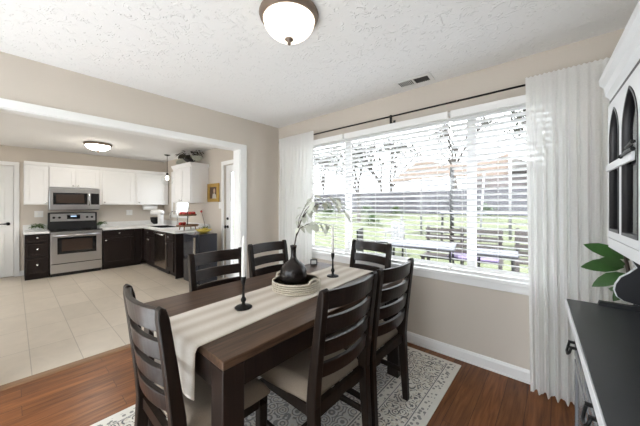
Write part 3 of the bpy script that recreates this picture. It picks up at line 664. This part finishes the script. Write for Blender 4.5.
# window wall base run
t = thing('sink_cabinet', 'dark sink base cabinet in the kitchen corner', 'cabinet')
MB().box((-4.495, -.65, .09), (-3.905, -.02, CT-.04)).box((-3.905, -.60, .09), (-3.185, -.02, CT-.04)).build('carcass', BASE, t); MB().box((-3.9, -.55, 0), (-3.185, -.02, .09)).build('toe_kick', BASE, t)
shaker(t, 'drawer', BASE, pY(-.60), -3.86, -3.20, .655, .79, 1, (-3.53, .735), stile=.035)
shaker(t, 'door', BASE, pY(-.60), -3.86, -3.535, .10, .64, 1, (-3.57, .59)); shaker(t, 'door', BASE, pY(-.60), -3.525, -3.20, .10, .64, 1, (-3.49, .59))
t = thing('dishwasher', 'stainless dishwasher between the sink cabinet and the end cabinet', 'dishwasher')
MB().box((-3.18, -.60, .09), (-2.56, -.02, CT-.042)).build('body', 'black_paint', t); MB().box((-3.178, -.625, .10), (-2.562, -.60, .79)).build('door', 'stainless_brown', t, bevel=.004)
MB().tube([(-3.12, -.625, .75), (-3.12, -.655, .752)], .007).tube([(-2.62, -.625, .75), (-2.62, -.655, .752)], .007).tube([(-3.14, -.657, .752), (-2.60, -.657, .752)], .012, 10).build('handle', 'chrome', t, smooth=True)
MB().box((-3.178, -.57, 0), (-2.562, -.02, .09)).build('toe_kick', 'black_paint', t)
t = thing('base_cabinet', 'narrow dark end cabinet between the dishwasher and the black fridge', 'cabinet')
MB().box((-2.555, -.60, .09), (-2.12, -.02, CT-.04)).build('carcass', BASE, t); MB().box((-2.555, -.55, 0), (-2.12, -.02, .09)).build('toe_kick', BASE, t)
shaker(t, 'drawer', BASE, pY(-.60), -2.545, -2.21, .655, .79, 1, (-2.40, .73), stile=.035); shaker(t, 'door', BASE, pY(-.60), -2.545, -2.21, .10, .64, 1, (-2.50, .60), stile=.05)
MB().box((-2.12, -.615, 0), (-2.095, -.02, CT-.04)).build('end_panel', BASE, t)
t = thing('kitchen_counter', 'white L-shaped countertop with the sink under the window', 'countertop')
SX0, SX1, SY0, SY1 = -3.78, -3.12, -.52, -.16
link('slab', holes_mesh('slab', [(-4.5, -1.335), (-3.87, -1.335), (-3.87, -.64), (-2.075, -.64), (-2.075, 0), (-4.5, 0)], [rect(SX0, SY0, SX1, SY1)], .04, lambda u, v, w_: (u, v, CT-.02+w_)), 'counter_white', t, bevel=.003)
MB().prism([(-4.5, -1.335), (-4.48, -1.335), (-4.48, -.02), (-2.075, -.02), (-2.075, 0), (-4.5, 0)], 'Z', CT, CT+.10).build('backsplash', 'counter_white', t)
sk = MB(); sk.box((SX0, SY0, CT-.035), (SX0+.01, SY1, CT+.003)).box((SX1-.01, SY0, CT-.035), (SX1, SY1, CT+.003)).box((SX0, SY0, CT-.035), (SX1, SY0+.01, CT+.003)).box((SX0, SY1-.01, CT-.035), (SX1, SY1, CT+.003)).box((SX0, SY0, CT-.038), (SX1, SY1, CT-.034))
sk.build('sink', 'black_paint', t)
t = thing('faucet', 'chrome gooseneck faucet at the kitchen sink', 'faucet', (-3.42, -.085, CT))
MB().lathe([(.028, 0), (.028, .01), (.018, .02), (.016, .09), (.012, .10)], (0, 0, 0), 16).build('base', 'chrome', t, smooth=True)
MB().tube([(0, 0, .09)]+[(0, 0, .24)]+[(-.10+.10*math.cos(a), -.04*(1-math.cos(a)), .24+.10*math.sin(a)) for a in [R(x) for x in range(15, 181, 15)]]+[(-.20, -.08, .17)], .011, 10).build('spout', 'chrome', t, smooth=True)
MB().tube([(.015, 0, .06), (.05, 0, .075), (.085, 0, .11)], [.007, .006, .005], 8).build('lever', 'chrome', t, smooth=True)
# range
t = thing('range', 'stainless steel electric range with black glass top', 'stove', (-3.9, -1.72, 0)); hw = .372
MB().box((-.60, -hw, .06), (-.012, hw, CT-.02)).build('body', 'stainless', t)
MB().box((-.55, -hw+.01, 0), (-.05, hw-.01, .06)).build('plinth', 'black_paint', t)
MB().box((-.60, -hw, CT-.02), (.012, hw, CT-.002)).build('cooktop', 'dark_glass', t, bevel=.004)
for x, y, r in ((-.16, -.19, .10), (-.16, .19, .08), (-.40, -.19, .075), (-.40, .19, .10)): MB().lathe([(r-.006, 0), (r, .0008), (r+.006, 0)], (x, y, CT-.002), 30).build('burner', 'oven_glass', t)
dd = link('oven_door', holes_mesh('oven_door', rect(-hw+.004, .24, hw-.004, CT-.055), [rect(-hw+.10, .42, hw-.10, .71)], .03, lambda u, v, w_: (.0+w_, u, v)), 'stainless', t, bevel=.004)
MB().box((-.011, -hw+.09, .41), (.013, hw-.09, .72)).build('window', 'oven_glass', dd)
mb = link('window_frame', holes_mesh('window_frame', rect(-hw+.092, .412, hw-.092, .718), [rect(-hw+.15, .46, hw-.15, .685)], .005, lambda u, v, w_: (.0155+w_, u, v)), 'dark_glass', dd)
MB().tube([(.012, -hw+.06, .755), (.045, -hw+.05, .757)], .008).tube([(.012, hw-.06, .755), (.045, hw-.05, .757)], .008).tube([(.047, -hw+.03, .757), (.047, hw-.03, .757)], .013, 10).build('handle', 'stainless', dd, smooth=True)
dw_ = MB().box((-.012, -hw+.004, .065), (.016, hw-.004, .225)).build('drawer', 'stainless', t, bevel=.005)
MB().box((.0, -hw+.01, .226), (.012, hw-.01, .238)).build('drawer_gap', 'black_paint', t)
MB().prism([(-.60, CT-.01), (-.50, CT-.01), (-.515, 1.165), (-.535, 1.175), (-.60, 1.175)], 'Y', -hw, hw).build('backguard', 'black_paint', t, bevel=.003)
bx = lambda z: -.50-.015*(z-CT)/.32
pn = MB().prism([(bx(1.0)+.003, 1.0), (bx(1.155)+.003, 1.155), (bx(1.155)-.01, 1.155), (bx(1.0)-.01, 1.0)], 'Y', -hw+.03, hw-.03).build('control_panel', 'stainless', t)
MB().box((-.509, -.10, 1.04), (-.501, .10, 1.125)).build('display', 'dark_glass', pn); MB().box((-.502, -.045, 1.085), (-.5005, .045, 1.108)).build('clock', 'clock_display', pn)
for y in (-.29, -.21, .21, .29): MB().lathe([(.022, 0), (.022, .008), (.016, .012), (.014, .03), (.001, .03)], (-.505, y, 1.075), 16, 'X').build('knob', 'black_paint', pn, smooth=True)
# microwave
t = thing('microwave', 'stainless over-the-range microwave under the short wall cabinets', 'microwave', (-4.10, -1.72, 1.235))
MB().box((-.395, -hw, 0), (-.02, hw, .415)).build('body', 'stainless', t)
MB().box((-.35, -hw+.01, -.012), (-.06, hw-.01, 0)).build('underside', 'black_paint', t)
dd = MB().box((-.02, -hw, .012), (.004, hw, .405)).build('door', 'stainless', t, bevel=.004)
MB().box((.004, -hw+.05, .10), (.007, hw-.20, .325)).build('window', 'dark_glass', dd)
MB().box((.0065, -hw+.09, .13), (.0085, hw-.25, .295)).build('mesh_screen', 'oven_glass', dd)
MB().box((.004, hw-.145, .10), (.007, hw-.015, .325)).build('keypad', 'dark_glass', dd)
MB().tube([(.004, hw-.175, .08), (.032, hw-.175, .09), (.036, hw-.175, .21), (.032, hw-.175, .335), (.004, hw-.175, .345)], .009, 8).build('handle', 'chrome', dd, smooth=True)
# wall cabinets, back wall
def wall_cab(y0, y1, z0, z1, doors, label, x1=-4.17):
    t = thing('wall_cabinet', label, 'cabinet', (0, 0, 0), 0, 'white wall cabinets')
    MB().box((-4.5, y0, z0), (x1, y1, z1)).build('carcass', WHT, t)
    MB().prism([(x1, z1-.03), (x1+.015, z1-.02), (x1+.035, z1+.02), (x1+.04, z1+.035), (-4.5, z1+.035), (-4.5, z1-.03)], 'Y', y0, y1).build('crown_molding', WHT, t)
    for a, c, kn in doors: shaker(t, 'door', WHT, pX(x1), a, c, z0+.012, z1-.045, 1, kn, 'chrome', .055)
    return t
wall_cab(-2.41, -2.095, 1.33, 2.085, [(-2.40, -2.105, (-2.14, 1.37))], 'white wall cabinet left of the microwave')
wall_cab(-2.093, -1.347, 1.66, 2.085, [(-2.085, -1.725, (-1.76, 1.70)), (-1.715, -1.355, (-1.68, 1.70))], 'short white two-door wall cabinet above the microwave')
wall_cab(-1.345, -.705, 1.33, 2.085, [(-1.30, -.74, (-1.265, 1.38))], 'white wall cabinet right of the microwave')
wall_cab(-.703, -.02, 1.33, 2.085, [(-.675, -.10, (-.64, 1.38))], 'white wall cabinet in the kitchen corner, above the mixer')
t = thing('wall_cabinet', 'white two-door wall cabinet right of the sink window', 'cabinet', (0, 0, 0), 0, 'white wall cabinets')
MB().box((-2.97, -.33, 1.37), (-2.12, 0, 2.09)).build('carcass', WHT, t)
MB().prism([(-.33, 2.06), (-.345, 2.07), (-.37, 2.115), (-.375, 2.13), (0, 2.13), (0, 2.06)], 'X', -3.0, -2.09).build('crown_molding', WHT, t)
shaker(t, 'door', WHT, pY(-.33), -2.955, -2.55, 1.38, 2.05, 1, (-2.59, 1.42)); shaker(t, 'door', WHT, pY(-.33), -2.54, -2.135, 1.38, 2.05, 1, (-2.50, 1.42))
# plant on top
t = thing('trailing_plant', 'dark footed bowl of drooping dried fronds on top of the wall cabinet', 'plant', (-2.55, -.18, 2.1305))
MB().lathe([(.001, 0), (.07, 0), (.06, .012), (.03, .03), (.03, .05), (.08, .075), (.13, .12), (.12, .12), (.07, .085), (.001, .07)], (0, 0, 0), 20).build('bowl', 'terracotta_dark', t, smooth=True)
rnd = random.Random(9); mb = MB()
for i in range(150):
    a = rnd.uniform(0, 2*PI); r = rnd.uniform(.0, 1)
    p = Vector((math.cos(a)*.40*r, math.sin(a)*.13*r, .12+.10*min(1, r*1.6)+.03*rnd.random())); mb.leaf(p, (math.cos(a), math.sin(a)*.35, rnd.uniform(-.3, .2)), rnd.uniform(.08, .14), .04, .3)
mb.build('foliage', 'dried_leaf', t)
mb = MB()
for i in range(70):
    a = rnd.choice((rnd.uniform(-.5, .5), rnd.uniform(PI-.5, PI+.5))); r = rnd.uniform(.4, 1)
    p = Vector((math.cos(a)*.45*r, -.02+math.sin(a)*.13*r, .19-.05*r)); mb.leaf(p, (math.cos(a), math.sin(a)*.5, rnd.uniform(-1, .0)), .09, .035, .6)
mb.build('pale_flowers', 'leaf_pale', t)
# fridge
t = thing('mini_fridge', 'black under-counter fridge beside the end cabinet', 'fridge', (-1.80, -.55, 0))
MB().box((0, 0, .02), (.47, .32, .845)).build('cabinet', simple('fridge_black', (.02, .022, .03), .14, var=.1), t, bevel=.015, seg=3)
dd = MB().box((.0, -.055, .04), (.47, -.003, .845)).build('door', 'fridge_black', t, bevel=.012, seg=3)
MB().box((.445, -.085, .25), (.465, -.052, .80)).build('handle', 'chrome', dd, bevel=.005)
for x in (.05, .42):
    for y in (.05, .27): MB().lathe([(.02, 0), (.02, .022)], (x, y, 0), 10).build('foot', 'black_paint', t)
t = thing('fruit_bowl', 'shallow yellow-brown bowl on the black fridge', 'bowl', (-1.56, -.36, .8455))
MB().lathe([(.001, 0), (.06, 0), (.10, .03), (.135, .06), (.128, .06), (.09, .035), (.001, .012)], (0, 0, 0), 24).build('bowl', 'banana', t, smooth=True)
for i in range(3):
    o = MB().tube([(-.09+.02*i, -.03+.04*i, .0), (-.05, -.035+.035*i, -.022), (0, -.035+.03*i, -.026), (.05, -.03+.03*i, -.018), (.085, -.03+.03*i, .008)], [.008, .017, .019, .017, .007], 8).build('banana', 'banana', None, smooth=True)
    o.location = (-1.56, -.37, .8455+.076); tag(o, 'ripe banana lying in the bowl on the black fridge', 'banana', 'bananas in the bowl')
t = thing('cut_flower', 'single dark stem leaning from the bowl on the fridge', 'flower', (-1.56, -.33, .8455+.055))
MB().tube([(0, 0, .0), (-.06, .01, .10), (-.13, .02, .20), (-.20, .02, .30)], .004, 6).build('stem', 'branch_brown', t)
mb = MB()
for i in range(16): mb.leaf((rnd.uniform(-.04, .04), rnd.uniform(-.04, .04), .02), (rnd.uniform(-1, 1), rnd.uniform(-1, 1), .6), .09, .03, .4)
mb.build('leaves', 'leaf_mid', t); MB().ball((-.205, .02, .31), .022, 1).build('flower_head', 'apple_red', t)
# tiered tray with apples
t = thing('tiered_tray', 'two-tier wooden tray stand on the end of the counter', 'tray stand', (-2.29, -.33, CT))
for z, r in ((.07, .20), (.27, .16)):
    MB().lathe([(.001, z), (r-.01, z), (r, z+.03), (r-.012, z+.03), (r-.02, z+.012), (.001, z+.012)], (0, 0, 0), 26).build('tier', 'wood_mid', t, smooth=True)
MB().tube([(0, 0, .07), (0, 0, .40)], .008).build('post', 'black_iron', t); MB().tube([(.0, .025*math.cos(a), .42+.025*math.sin(a)) for a in [2*PI*k/12 for k in range(13)]], .005, 6).build('ring_handle', 'black_iron', t)
for k in range(4): a = PI/4+k*PI/2; MB().tube([(.14*math.cos(a), .14*math.sin(a), .07), (.155*math.cos(a), .155*math.sin(a), 0)], [.012, .008], 8).build('foot', 'wood_mid', t)
apple = None
for k in range(9):
    if k < 7: a = 2*PI*k/7; p = (-2.29+.105*math.cos(a), -.33+.105*math.sin(a), CT+.282+.034); lab = 'red apple on the upper tier of the wooden tray'; gr = 'apples on the upper tier'
    else: a = (0, 0, 0, 0, 0, 0, 0, 3.3, 4.2)[k]; p = (-2.29+.12*math.cos(a), -.33+.12*math.sin(a), CT+.082+.034); lab = 'red apple on the lower tier of the wooden tray'; gr = 'apples on the lower tier'
    if apple is None:
        apple = MB().lathe([(.001, -.030), (.018, -.034), (.034, -.015), (.038, .006), (.030, .028), (.012, .033), (.001, .024)], (0, 0, 0), 16).build('apple', 'apple_red', None, smooth=True); o = apple
    else: o = apple.copy(); COL.objects.link(o)
    o.location = p; tag(o, lab, 'apple', gr)
# stand mixer
t = thing('stand_mixer', 'white stand mixer with a dark bowl in the counter corner', 'mixer', (-3.95, -.33, CT), R(-70))
MB().box((-.10, -.16, 0), (.10, .17, .035)).build('base', 'plastic_white', t, bevel=.02, seg=3); MB().box((-.05, .07, .03), (.05, .16, .26)).build('column', 'plastic_white', t, bevel=.02, seg=3)
MB().lathe([(.03, -.19), (.06, -.16), (.07, -.05), (.068, .08), (.05, .17), (.02, .19)], (0, 0, .30), 20, 'Y').build('motor_head', 'plastic_white', t, smooth=True)
MB().lathe([(.04, .036), (.05, .045), (.09, .09), (.105, .19), (.10, .19), (.085, .095), (.001, .05)], (0, -.06, 0), 24).build('bowl', 'black_iron', t, smooth=True)
# small counter plants
for loc, sc_l, lab in (((-4.30, -2.24, CT), 1.0, 'small green potted plant on the counter left of the range'), ((-4.36, -1.27, CT), .9, 'small green potted plant on the counter right of the range')):
    t = thing('potted_plant', lab, 'plant', loc, 0, 'small kitchen plants'); MB().lathe([(.001, 0), (.04, 0), (.05, .07), (.043, .07), (.04, .055), (.001, .055)], (0, 0, 0), 16).build('pot', 'plastic_white', t, smooth=True)
    mb = MB()
    for i in range(70): a = rnd.uniform(0, 2*PI); mb.leaf((math.cos(a)*.03, math.sin(a)*.03, .06+rnd.random()*.05), (math.cos(a), math.sin(a), rnd.uniform(-.1, 1.0)), rnd.uniform(.06, .11)*sc_l, .028, .5)
    mb.build('foliage', 'leaf_mid', t)
# paper towel, outlets, switch
t = thing('paper_towel_holder', 'white paper towel roll mounted under the corner wall cabinet', 'paper towel', (-4.32, -.36, 1.265))
MB().lathe([(.018, -.14), (.055, -.14), (.055, .14), (.018, .14)], (0, 0, 0), 24, 'Y').build('roll', 'paper', t, smooth=False)
for s in (-1, 1): MB().box((-.012, s*.155-.006, -.02), (.012, s*.155+.006, .064)).build('bracket', 'plastic_white', t)
def plate(name, lab, cat, lo, hi, slots):
    t = thing(name, lab, cat, [(a+c)/2 for a, c in zip(lo, hi)]); c0 = Vector([(a+c)/2 for a, c in zip(lo, hi)]); MB().box(Vector(lo)-c0, Vector(hi)-c0).build('plate', 'plastic_white', t, bevel=.002)
    for a, c in slots: MB().box(Vector(a)-c0, Vector(c)-c0).build('socket' if name == 'wall_outlet' else 'toggle', 'candle_wax', t)
plate('wall_outlet', 'white outlet plate on the kitchen wall under the right wall cabinet', 'outlet', (-4.5, -.80, 1.09), (-4.494, -.68, 1.21), [((-4.495, -.785, 1.12), (-4.492, -.75, 1.18)), ((-4.495, -.73, 1.12), (-4.492, -.695, 1.18))])
plate('wall_outlet', 'white outlet plate on the kitchen wall left of the range', 'outlet', (-4.5, -2.27, 1.09), (-4.494, -2.15, 1.21), [((-4.495, -2.255, 1.12), (-4.492, -2.22, 1.18)), ((-4.495, -2.2, 1.12), (-4.492, -2.165, 1.18))])
plate('light_switch', 'white light switch plate between the gold picture and the back door', 'light switch', (-1.71, -.006, 1.26), (-1.63, 0, 1.38), [((-1.68, -.010, 1.30), (-1.66, -.005, 1.34))])
# gold framed picture
t = thing('framed_picture', 'small gold-framed portrait on the kitchen wall beside the cabinet', 'picture', (-1.90, 0, 1.56))
link('frame', holes_mesh('frame', rect(-.215, -.175, .215, .175), [rect(-.14, -.11, .14, .11)], .03, lambda u, v, w_: (u, -.016+w_, v)), 'gold_frame', t, bevel=.006)
pc = MB().box((-.145, -.012, -.115), (.145, -.004, .115)).build('canvas', simple('canvas_brown', (.10, .055, .03), .6, var=.4, scale=16), t)
MB().prism([(.03+.035*math.cos(a), .035+.045*math.sin(a)) for a in [2*PI*k/16 for k in range(16)]], 'Y', -.0135, -.012).build('painted_face', simple('painted_skin', (.55, .38, .28), .6), pc)
MB().prism([(-.05, -.115), (-.03, -.03), (.03, -.005), (.09, -.04), (.11, -.115)], 'Y', -.013, -.012).build('painted_dress', simple('painted_white', (.55, .52, .47), .6), pc)
# pendant over the sink
t = thing('pendant_lamp', 'clear glass globe pendant hanging over the kitchen sink', 'pendant lamp', (-3.30, -.34, 2.41))
MB().lathe([(.001, -.025), (.02, -.024), (.055, -.012), (.06, 0)], (0, 0, 0), 20).build('canopy', 'black_iron', t, smooth=True)
MB().tube([(0, 0, -.02), (0, 0, -.40)], .005, 6).build('cord', 'black_iron', t); MB().lathe([(.008, -.39), (.022, -.40), (.022, -.45), (.015, -.455)], (0, 0, 0), 14).build('socket', 'black_iron', t, smooth=True)
MB().lathe([(.12*math.sin(a), -.545+.12*math.cos(a)) for a in [R(x) for x in range(12, 172, 8)]], (0, 0, 0), 28).build('globe', 'globe_glass', t, smooth=True)
MB().lathe([(.012, -.455), (.026, -.49), (.028, -.515), (.018, -.54), (.001, -.548)], (0, 0, 0), 14).build('bulb', 'bulb_glow', t, smooth=True)

# ------------------------------------------------------------------ unseen rear slab added to cut sky light from below
structure(MB().box((-9, -14, -.16), (9, -4.62, -.08)).build('floor_light_block', 'concrete'), 'unseen concrete slab added at the rear to dim light from below')
# ------------------------------------------------------------------ garden behind the window
def gz(y): return .0 if y < 3.2 else .0+(y-3.2)*.072
gm = MB(); gm.grid(lambda u, v: (-26+44*u, .16+34*v, gz(.16+34*v)-.02), 4, 40); g_ = gm.build('ground', 'grass'); structure(g_, 'green lawn rising behind the house')
pt = MB(); pt.grid(lambda u, v: (-7+14*u, .16+3.3*v, .002), 2, 2); structure(pt.build('floor_patio', 'concrete', solid=.02), 'pale concrete patio')
t = thing('garden_fence', 'dark grey board fence across the far side of the lawn', 'fence', (0, 14.2, 0))
for i in range(9):
    x0 = -22+i*3.6; mb = MB()
    for k in range(24): mb.box((x0+k*.15, 0, gz(14.2)-.02), (x0+k*.15+.142, .025, gz(14.2)+1.36))
    mb.box((x0, .025, gz(14.2)+.2), (x0+3.6, .06, gz(14.2)+.29)).box((x0, .025, gz(14.2)+1.1), (x0+3.6, .06, gz(14.2)+1.19)); mb.build('board_panel', 'fence_wood', t)
    MB().box((x0-.05, .03, gz(14.2)-.02), (x0+.05, .13, gz(14.2)+1.42)).build('post', 'fence_wood', t)
def tree(x, y, h, label, seed, leafy=1.0):
    rnd = random.Random(seed); z = gz(y)-.04; t = thing('garden_tree', label, 'tree', (x, y, z), 0, 'trees beyond the fence'); tw = MB(); tips = []
    def grow(p, d_, L, r, lev):
        q = p + d_*L; m_ = p.lerp(q, .5)+Vector((rnd.uniform(-1, 1), rnd.uniform(-1, 1), 0))*L*.06
        tw.tube([p, m_, q], [r, r*.85, r*.68], 6 if lev < 2 else 4)
        if lev >= 4: tips.append(q); return
        for k in range(3 if lev else 4):
            nd = (d_ + Vector((rnd.uniform(-1, 1), rnd.uniform(-1, 1), rnd.uniform(-.25, .6)))*.75).normalized(); grow(m_.lerp(q, rnd.uniform(.3, 1)), nd, L*rnd.uniform(.55, .75), r*.58, lev+1)
    grow(Vector((0, 0, 0)), Vector((rnd.uniform(-.08, .08), 0, 1)).normalized(), h*.36, h*.021, 0); tw.build('branches', 'bark', t)
    mb = MB()
    for q in tips:
        for k in range(int(3.5*leafy+rnd.random())): mb.leaf(q+Vector((rnd.uniform(-.3, .3), rnd.uniform(-.3, .3), rnd.uniform(-.3, .3))), (rnd.uniform(-1, 1), rnd.uniform(-1, 1), rnd.uniform(-1, 1)), .22, .12, .2)
    mb.build('foliage', 'tree_leaf', t)
tree(-12.5, 15.6, 6.5, 'sparse twiggy tree behind the fence at the left of the window', 11, 2)
tree(-8.6, 18.8, 7.5, 'tall twiggy tree behind the fence, left of the window centre', 12, 2)
tree(-6.2, 16.0, 6.5, 'bare branching tree behind the fence left of the tan canopy', 13, 1.5)
tree(-2.4, 18.5, 8.5, 'tall tree rising behind the tan canopy', 14, 1)
tree(2.6, 16.6, 7.5, 'twiggy tree behind the fence at the right of the window', 15, 2)
tree(-4.6, 9.2, 5.0, 'slim tree on the lawn in front of the fence', 16, 1)
# shed/house beyond
t = thing('garden_shed', 'pale shed behind the fence at the right of the window', 'shed', (.6, 19.5, gz(19.5)-.05)); MB().box((-2, 0, 0), (2, 3, 2.4)).build('wall', 'brick_house', t); MB().prism([(-2.3, 2.4), (2.3, 2.4), (0, 3.5)], 'Y', -.2, 3.2).build('roof', 'concrete', t)
# shrubs
def shrub(x, y, r, label, seed):
    rnd = random.Random(seed); mb = MB()
    for i in range(260):
        a = rnd.uniform(0, 2*PI); e = rnd.uniform(0, PI/2); rr = r*rnd.uniform(.5, 1); p = Vector((rr*math.cos(a)*math.cos(e), rr*math.sin(a)*math.cos(e), .02+rr*math.sin(e))); mb.leaf(p, p+Vector((0, 0, .1)), r*.3, r*.12, .2)
    o = mb.build('garden_shrub', 'shrub_leaf'); o.location = (x, y, gz(y)-.02); tag(o, label, 'shrub', 'shrubs along the lawn')
for k, (x, y, r) in enumerate(((-7.6, 10.5, .7), (-6.0, 12.2, .6), (-4.2, 12.6, .5), (-3.3, 8.3, .45), (.4, 12.8, .6))):
    shrub(x, y, r, ('round green shrub far left on the lawn', 'green shrub before the fence left of centre', 'green shrub before the fence at the window centre', 'low green shrub in the middle of the lawn', 'green shrub before the fence at the right')[k], 30+k)
# tan canopy
t = thing('shade_canopy', 'tan cloth shade canopy on posts in the garden', 'canopy', (0, 0, 0))
P00, P10, P01, P11 = Vector((-1.15, 5.6, 2.03)), Vector((1.95, 7.3, 2.15)), Vector((-.55, 6.3, 2.95)), Vector((1.9, 7.6, 3.05))
def cloth(u, v):
    top = P01.lerp(P11, u); bot = P00.lerp(P10, u); p = bot.lerp(top, v); sag = -.42*math.sin(PI*u)*(1-.2*v) if v > .5 else -.12*math.sin(PI*u); p.z += -.30*math.sin(PI*u)*v+.12*math.sin(PI*u)*(1-v); p.y += .6*v; return p
MB().grid(cloth, 16, 8).build('cloth', 'canopy_cloth', t, smooth=True, solid=.01)
MB().tube([(.70, 6.05, gz(6.05)-.04), (.70, 6.05, 2.45)], .055, 10).build('post', 'black_iron', t, smooth=True)
MB().tube([(1.32, 6.6, gz(6.6)-.04), (1.38, 6.9, 2.32)], .03, 10).build('post', 'white_plastic', t, smooth=True)
MB().tube([(1.98, 7.35, gz(7.35)-.04), (1.98, 7.35, 3.0)], .04, 10).build('post', 'white_plastic', t, smooth=True)
MB().tube([(-.55, 6.95, gz(6.95)-.04), (-.55, 6.92, 2.86)], .035, 10).build('post', 'white_plastic', t, smooth=True)
# patio furniture
def patio_table(loc, rz, sx, sy, h, label, m='patio_grey'):
    t = thing('patio_table', label, 'table', loc, R(rz), 'patio tables'); MB().box((-sx/2, -sy/2, h-.03), (sx/2, sy/2, h)).build('tabletop', m, t, bevel=.008)
    for a in (-1, 1):
        for c in (-1, 1): MB().tube([(a*(sx/2-.06), c*(sy/2-.06), h-.03), (a*(sx/2-.03), c*(sy/2-.03), 0)], .016, 8).build('leg', 'black_iron', t)
patio_table((1.45, 1.75, .012), 12, .9, .75, .70, 'grey patio table near the window, behind the far chair')
patio_table((2.42, 1.62, .012), 5, .50, .50, .70, 'small grey patio table outside the right window section')
patio_table((1.75, 5.3, gz(5.3)-.02), 15, 2.2, .9, 1.0, 'long pale garden table beyond the patio', 'patio_grey')
def bench(loc, rz, w_, label):
    t = thing('slatted_bench', label, 'bench', loc, R(rz), 'dark slatted benches')
    for k in range(4): MB().box((-w_/2, -.02, .46+k*.115), (w_/2, .005, .46+k*.115+.085)).build('back_slat', 'bench_wood', t)
    for k in range(4): MB().box((-w_/2, -.45+k*.11, .41), (w_/2, -.45+k*.11+.09, .435)).build('seat_slat', 'bench_wood', t)
    for s in (-1, 0, 1): MB().box((s*(w_/2-.04)-.025, .005, 0), (s*(w_/2-.04)+.025, .055, .93)).build('post', 'bench_wood', t)
    for s in (-1, 1): MB().box((s*(w_/2-.04)-.025, -.45, 0), (s*(w_/2-.04)+.025, -.40, .41)).build('leg', 'bench_wood', t)
bench((1.78, 2.66, .012), 8, 1.2, 'dark slatted bench beyond the near patio table')
bench((3.0, 3.05, .012), 4, 1.0, 'dark slatted bench outside the right window section')
def patio_chair(loc, rz, m, label):
    t = thing('patio_chair', label, 'chair', loc, R(rz), 'patio chairs'); MB().box((-.24, -.24, .38), (.24, .24, .41)).build('seat', m, t, bevel=.006)
    for k in range(4): MB().box((-.22+k*.115, -.26-.0, .42), (-.22+k*.115+.09, -.235, .88)).build('back_slat', m, t)
    for a in (-1, 1):
        MB().tube([(a*.22, .22, .40), (a*.25, .25, 0)], .014, 8).build('leg', m, t); MB().tube([(a*.22, -.25, .88), (a*.22, -.24, .40), (a*.25, -.30, 0)], .014, 8).build('rear_leg', m, t)
        MB().box((a*.26-.03, -.25, .60), (a*.26+.03, .22, .625)).build('armrest', m, t)
patio_chair((.55, 1.75, .012), -70, 'black_iron', 'black metal patio chair left of the near patio table')
patio_chair((-.05, 3.6, gz(3.6)), 160, 'white_plastic', 'white garden chair at the edge of the lawn, left one')
patio_chair((-.75, 5.2, gz(5.2)), 120, 'white_plastic', 'white garden chair farther out on the lawn')
o = MB().box((-.36, -.20, 0), (.36, .20, .05)).build('seat_cushion', 'lilac_plastic', None, bevel=.02, seg=3); o.location = (2.0, 2.42, .4355+.011); o.rotation_euler = (0, 0, R(8))
tag(o, 'lilac cushion lying on the dark slatted patio bench', 'cushion')
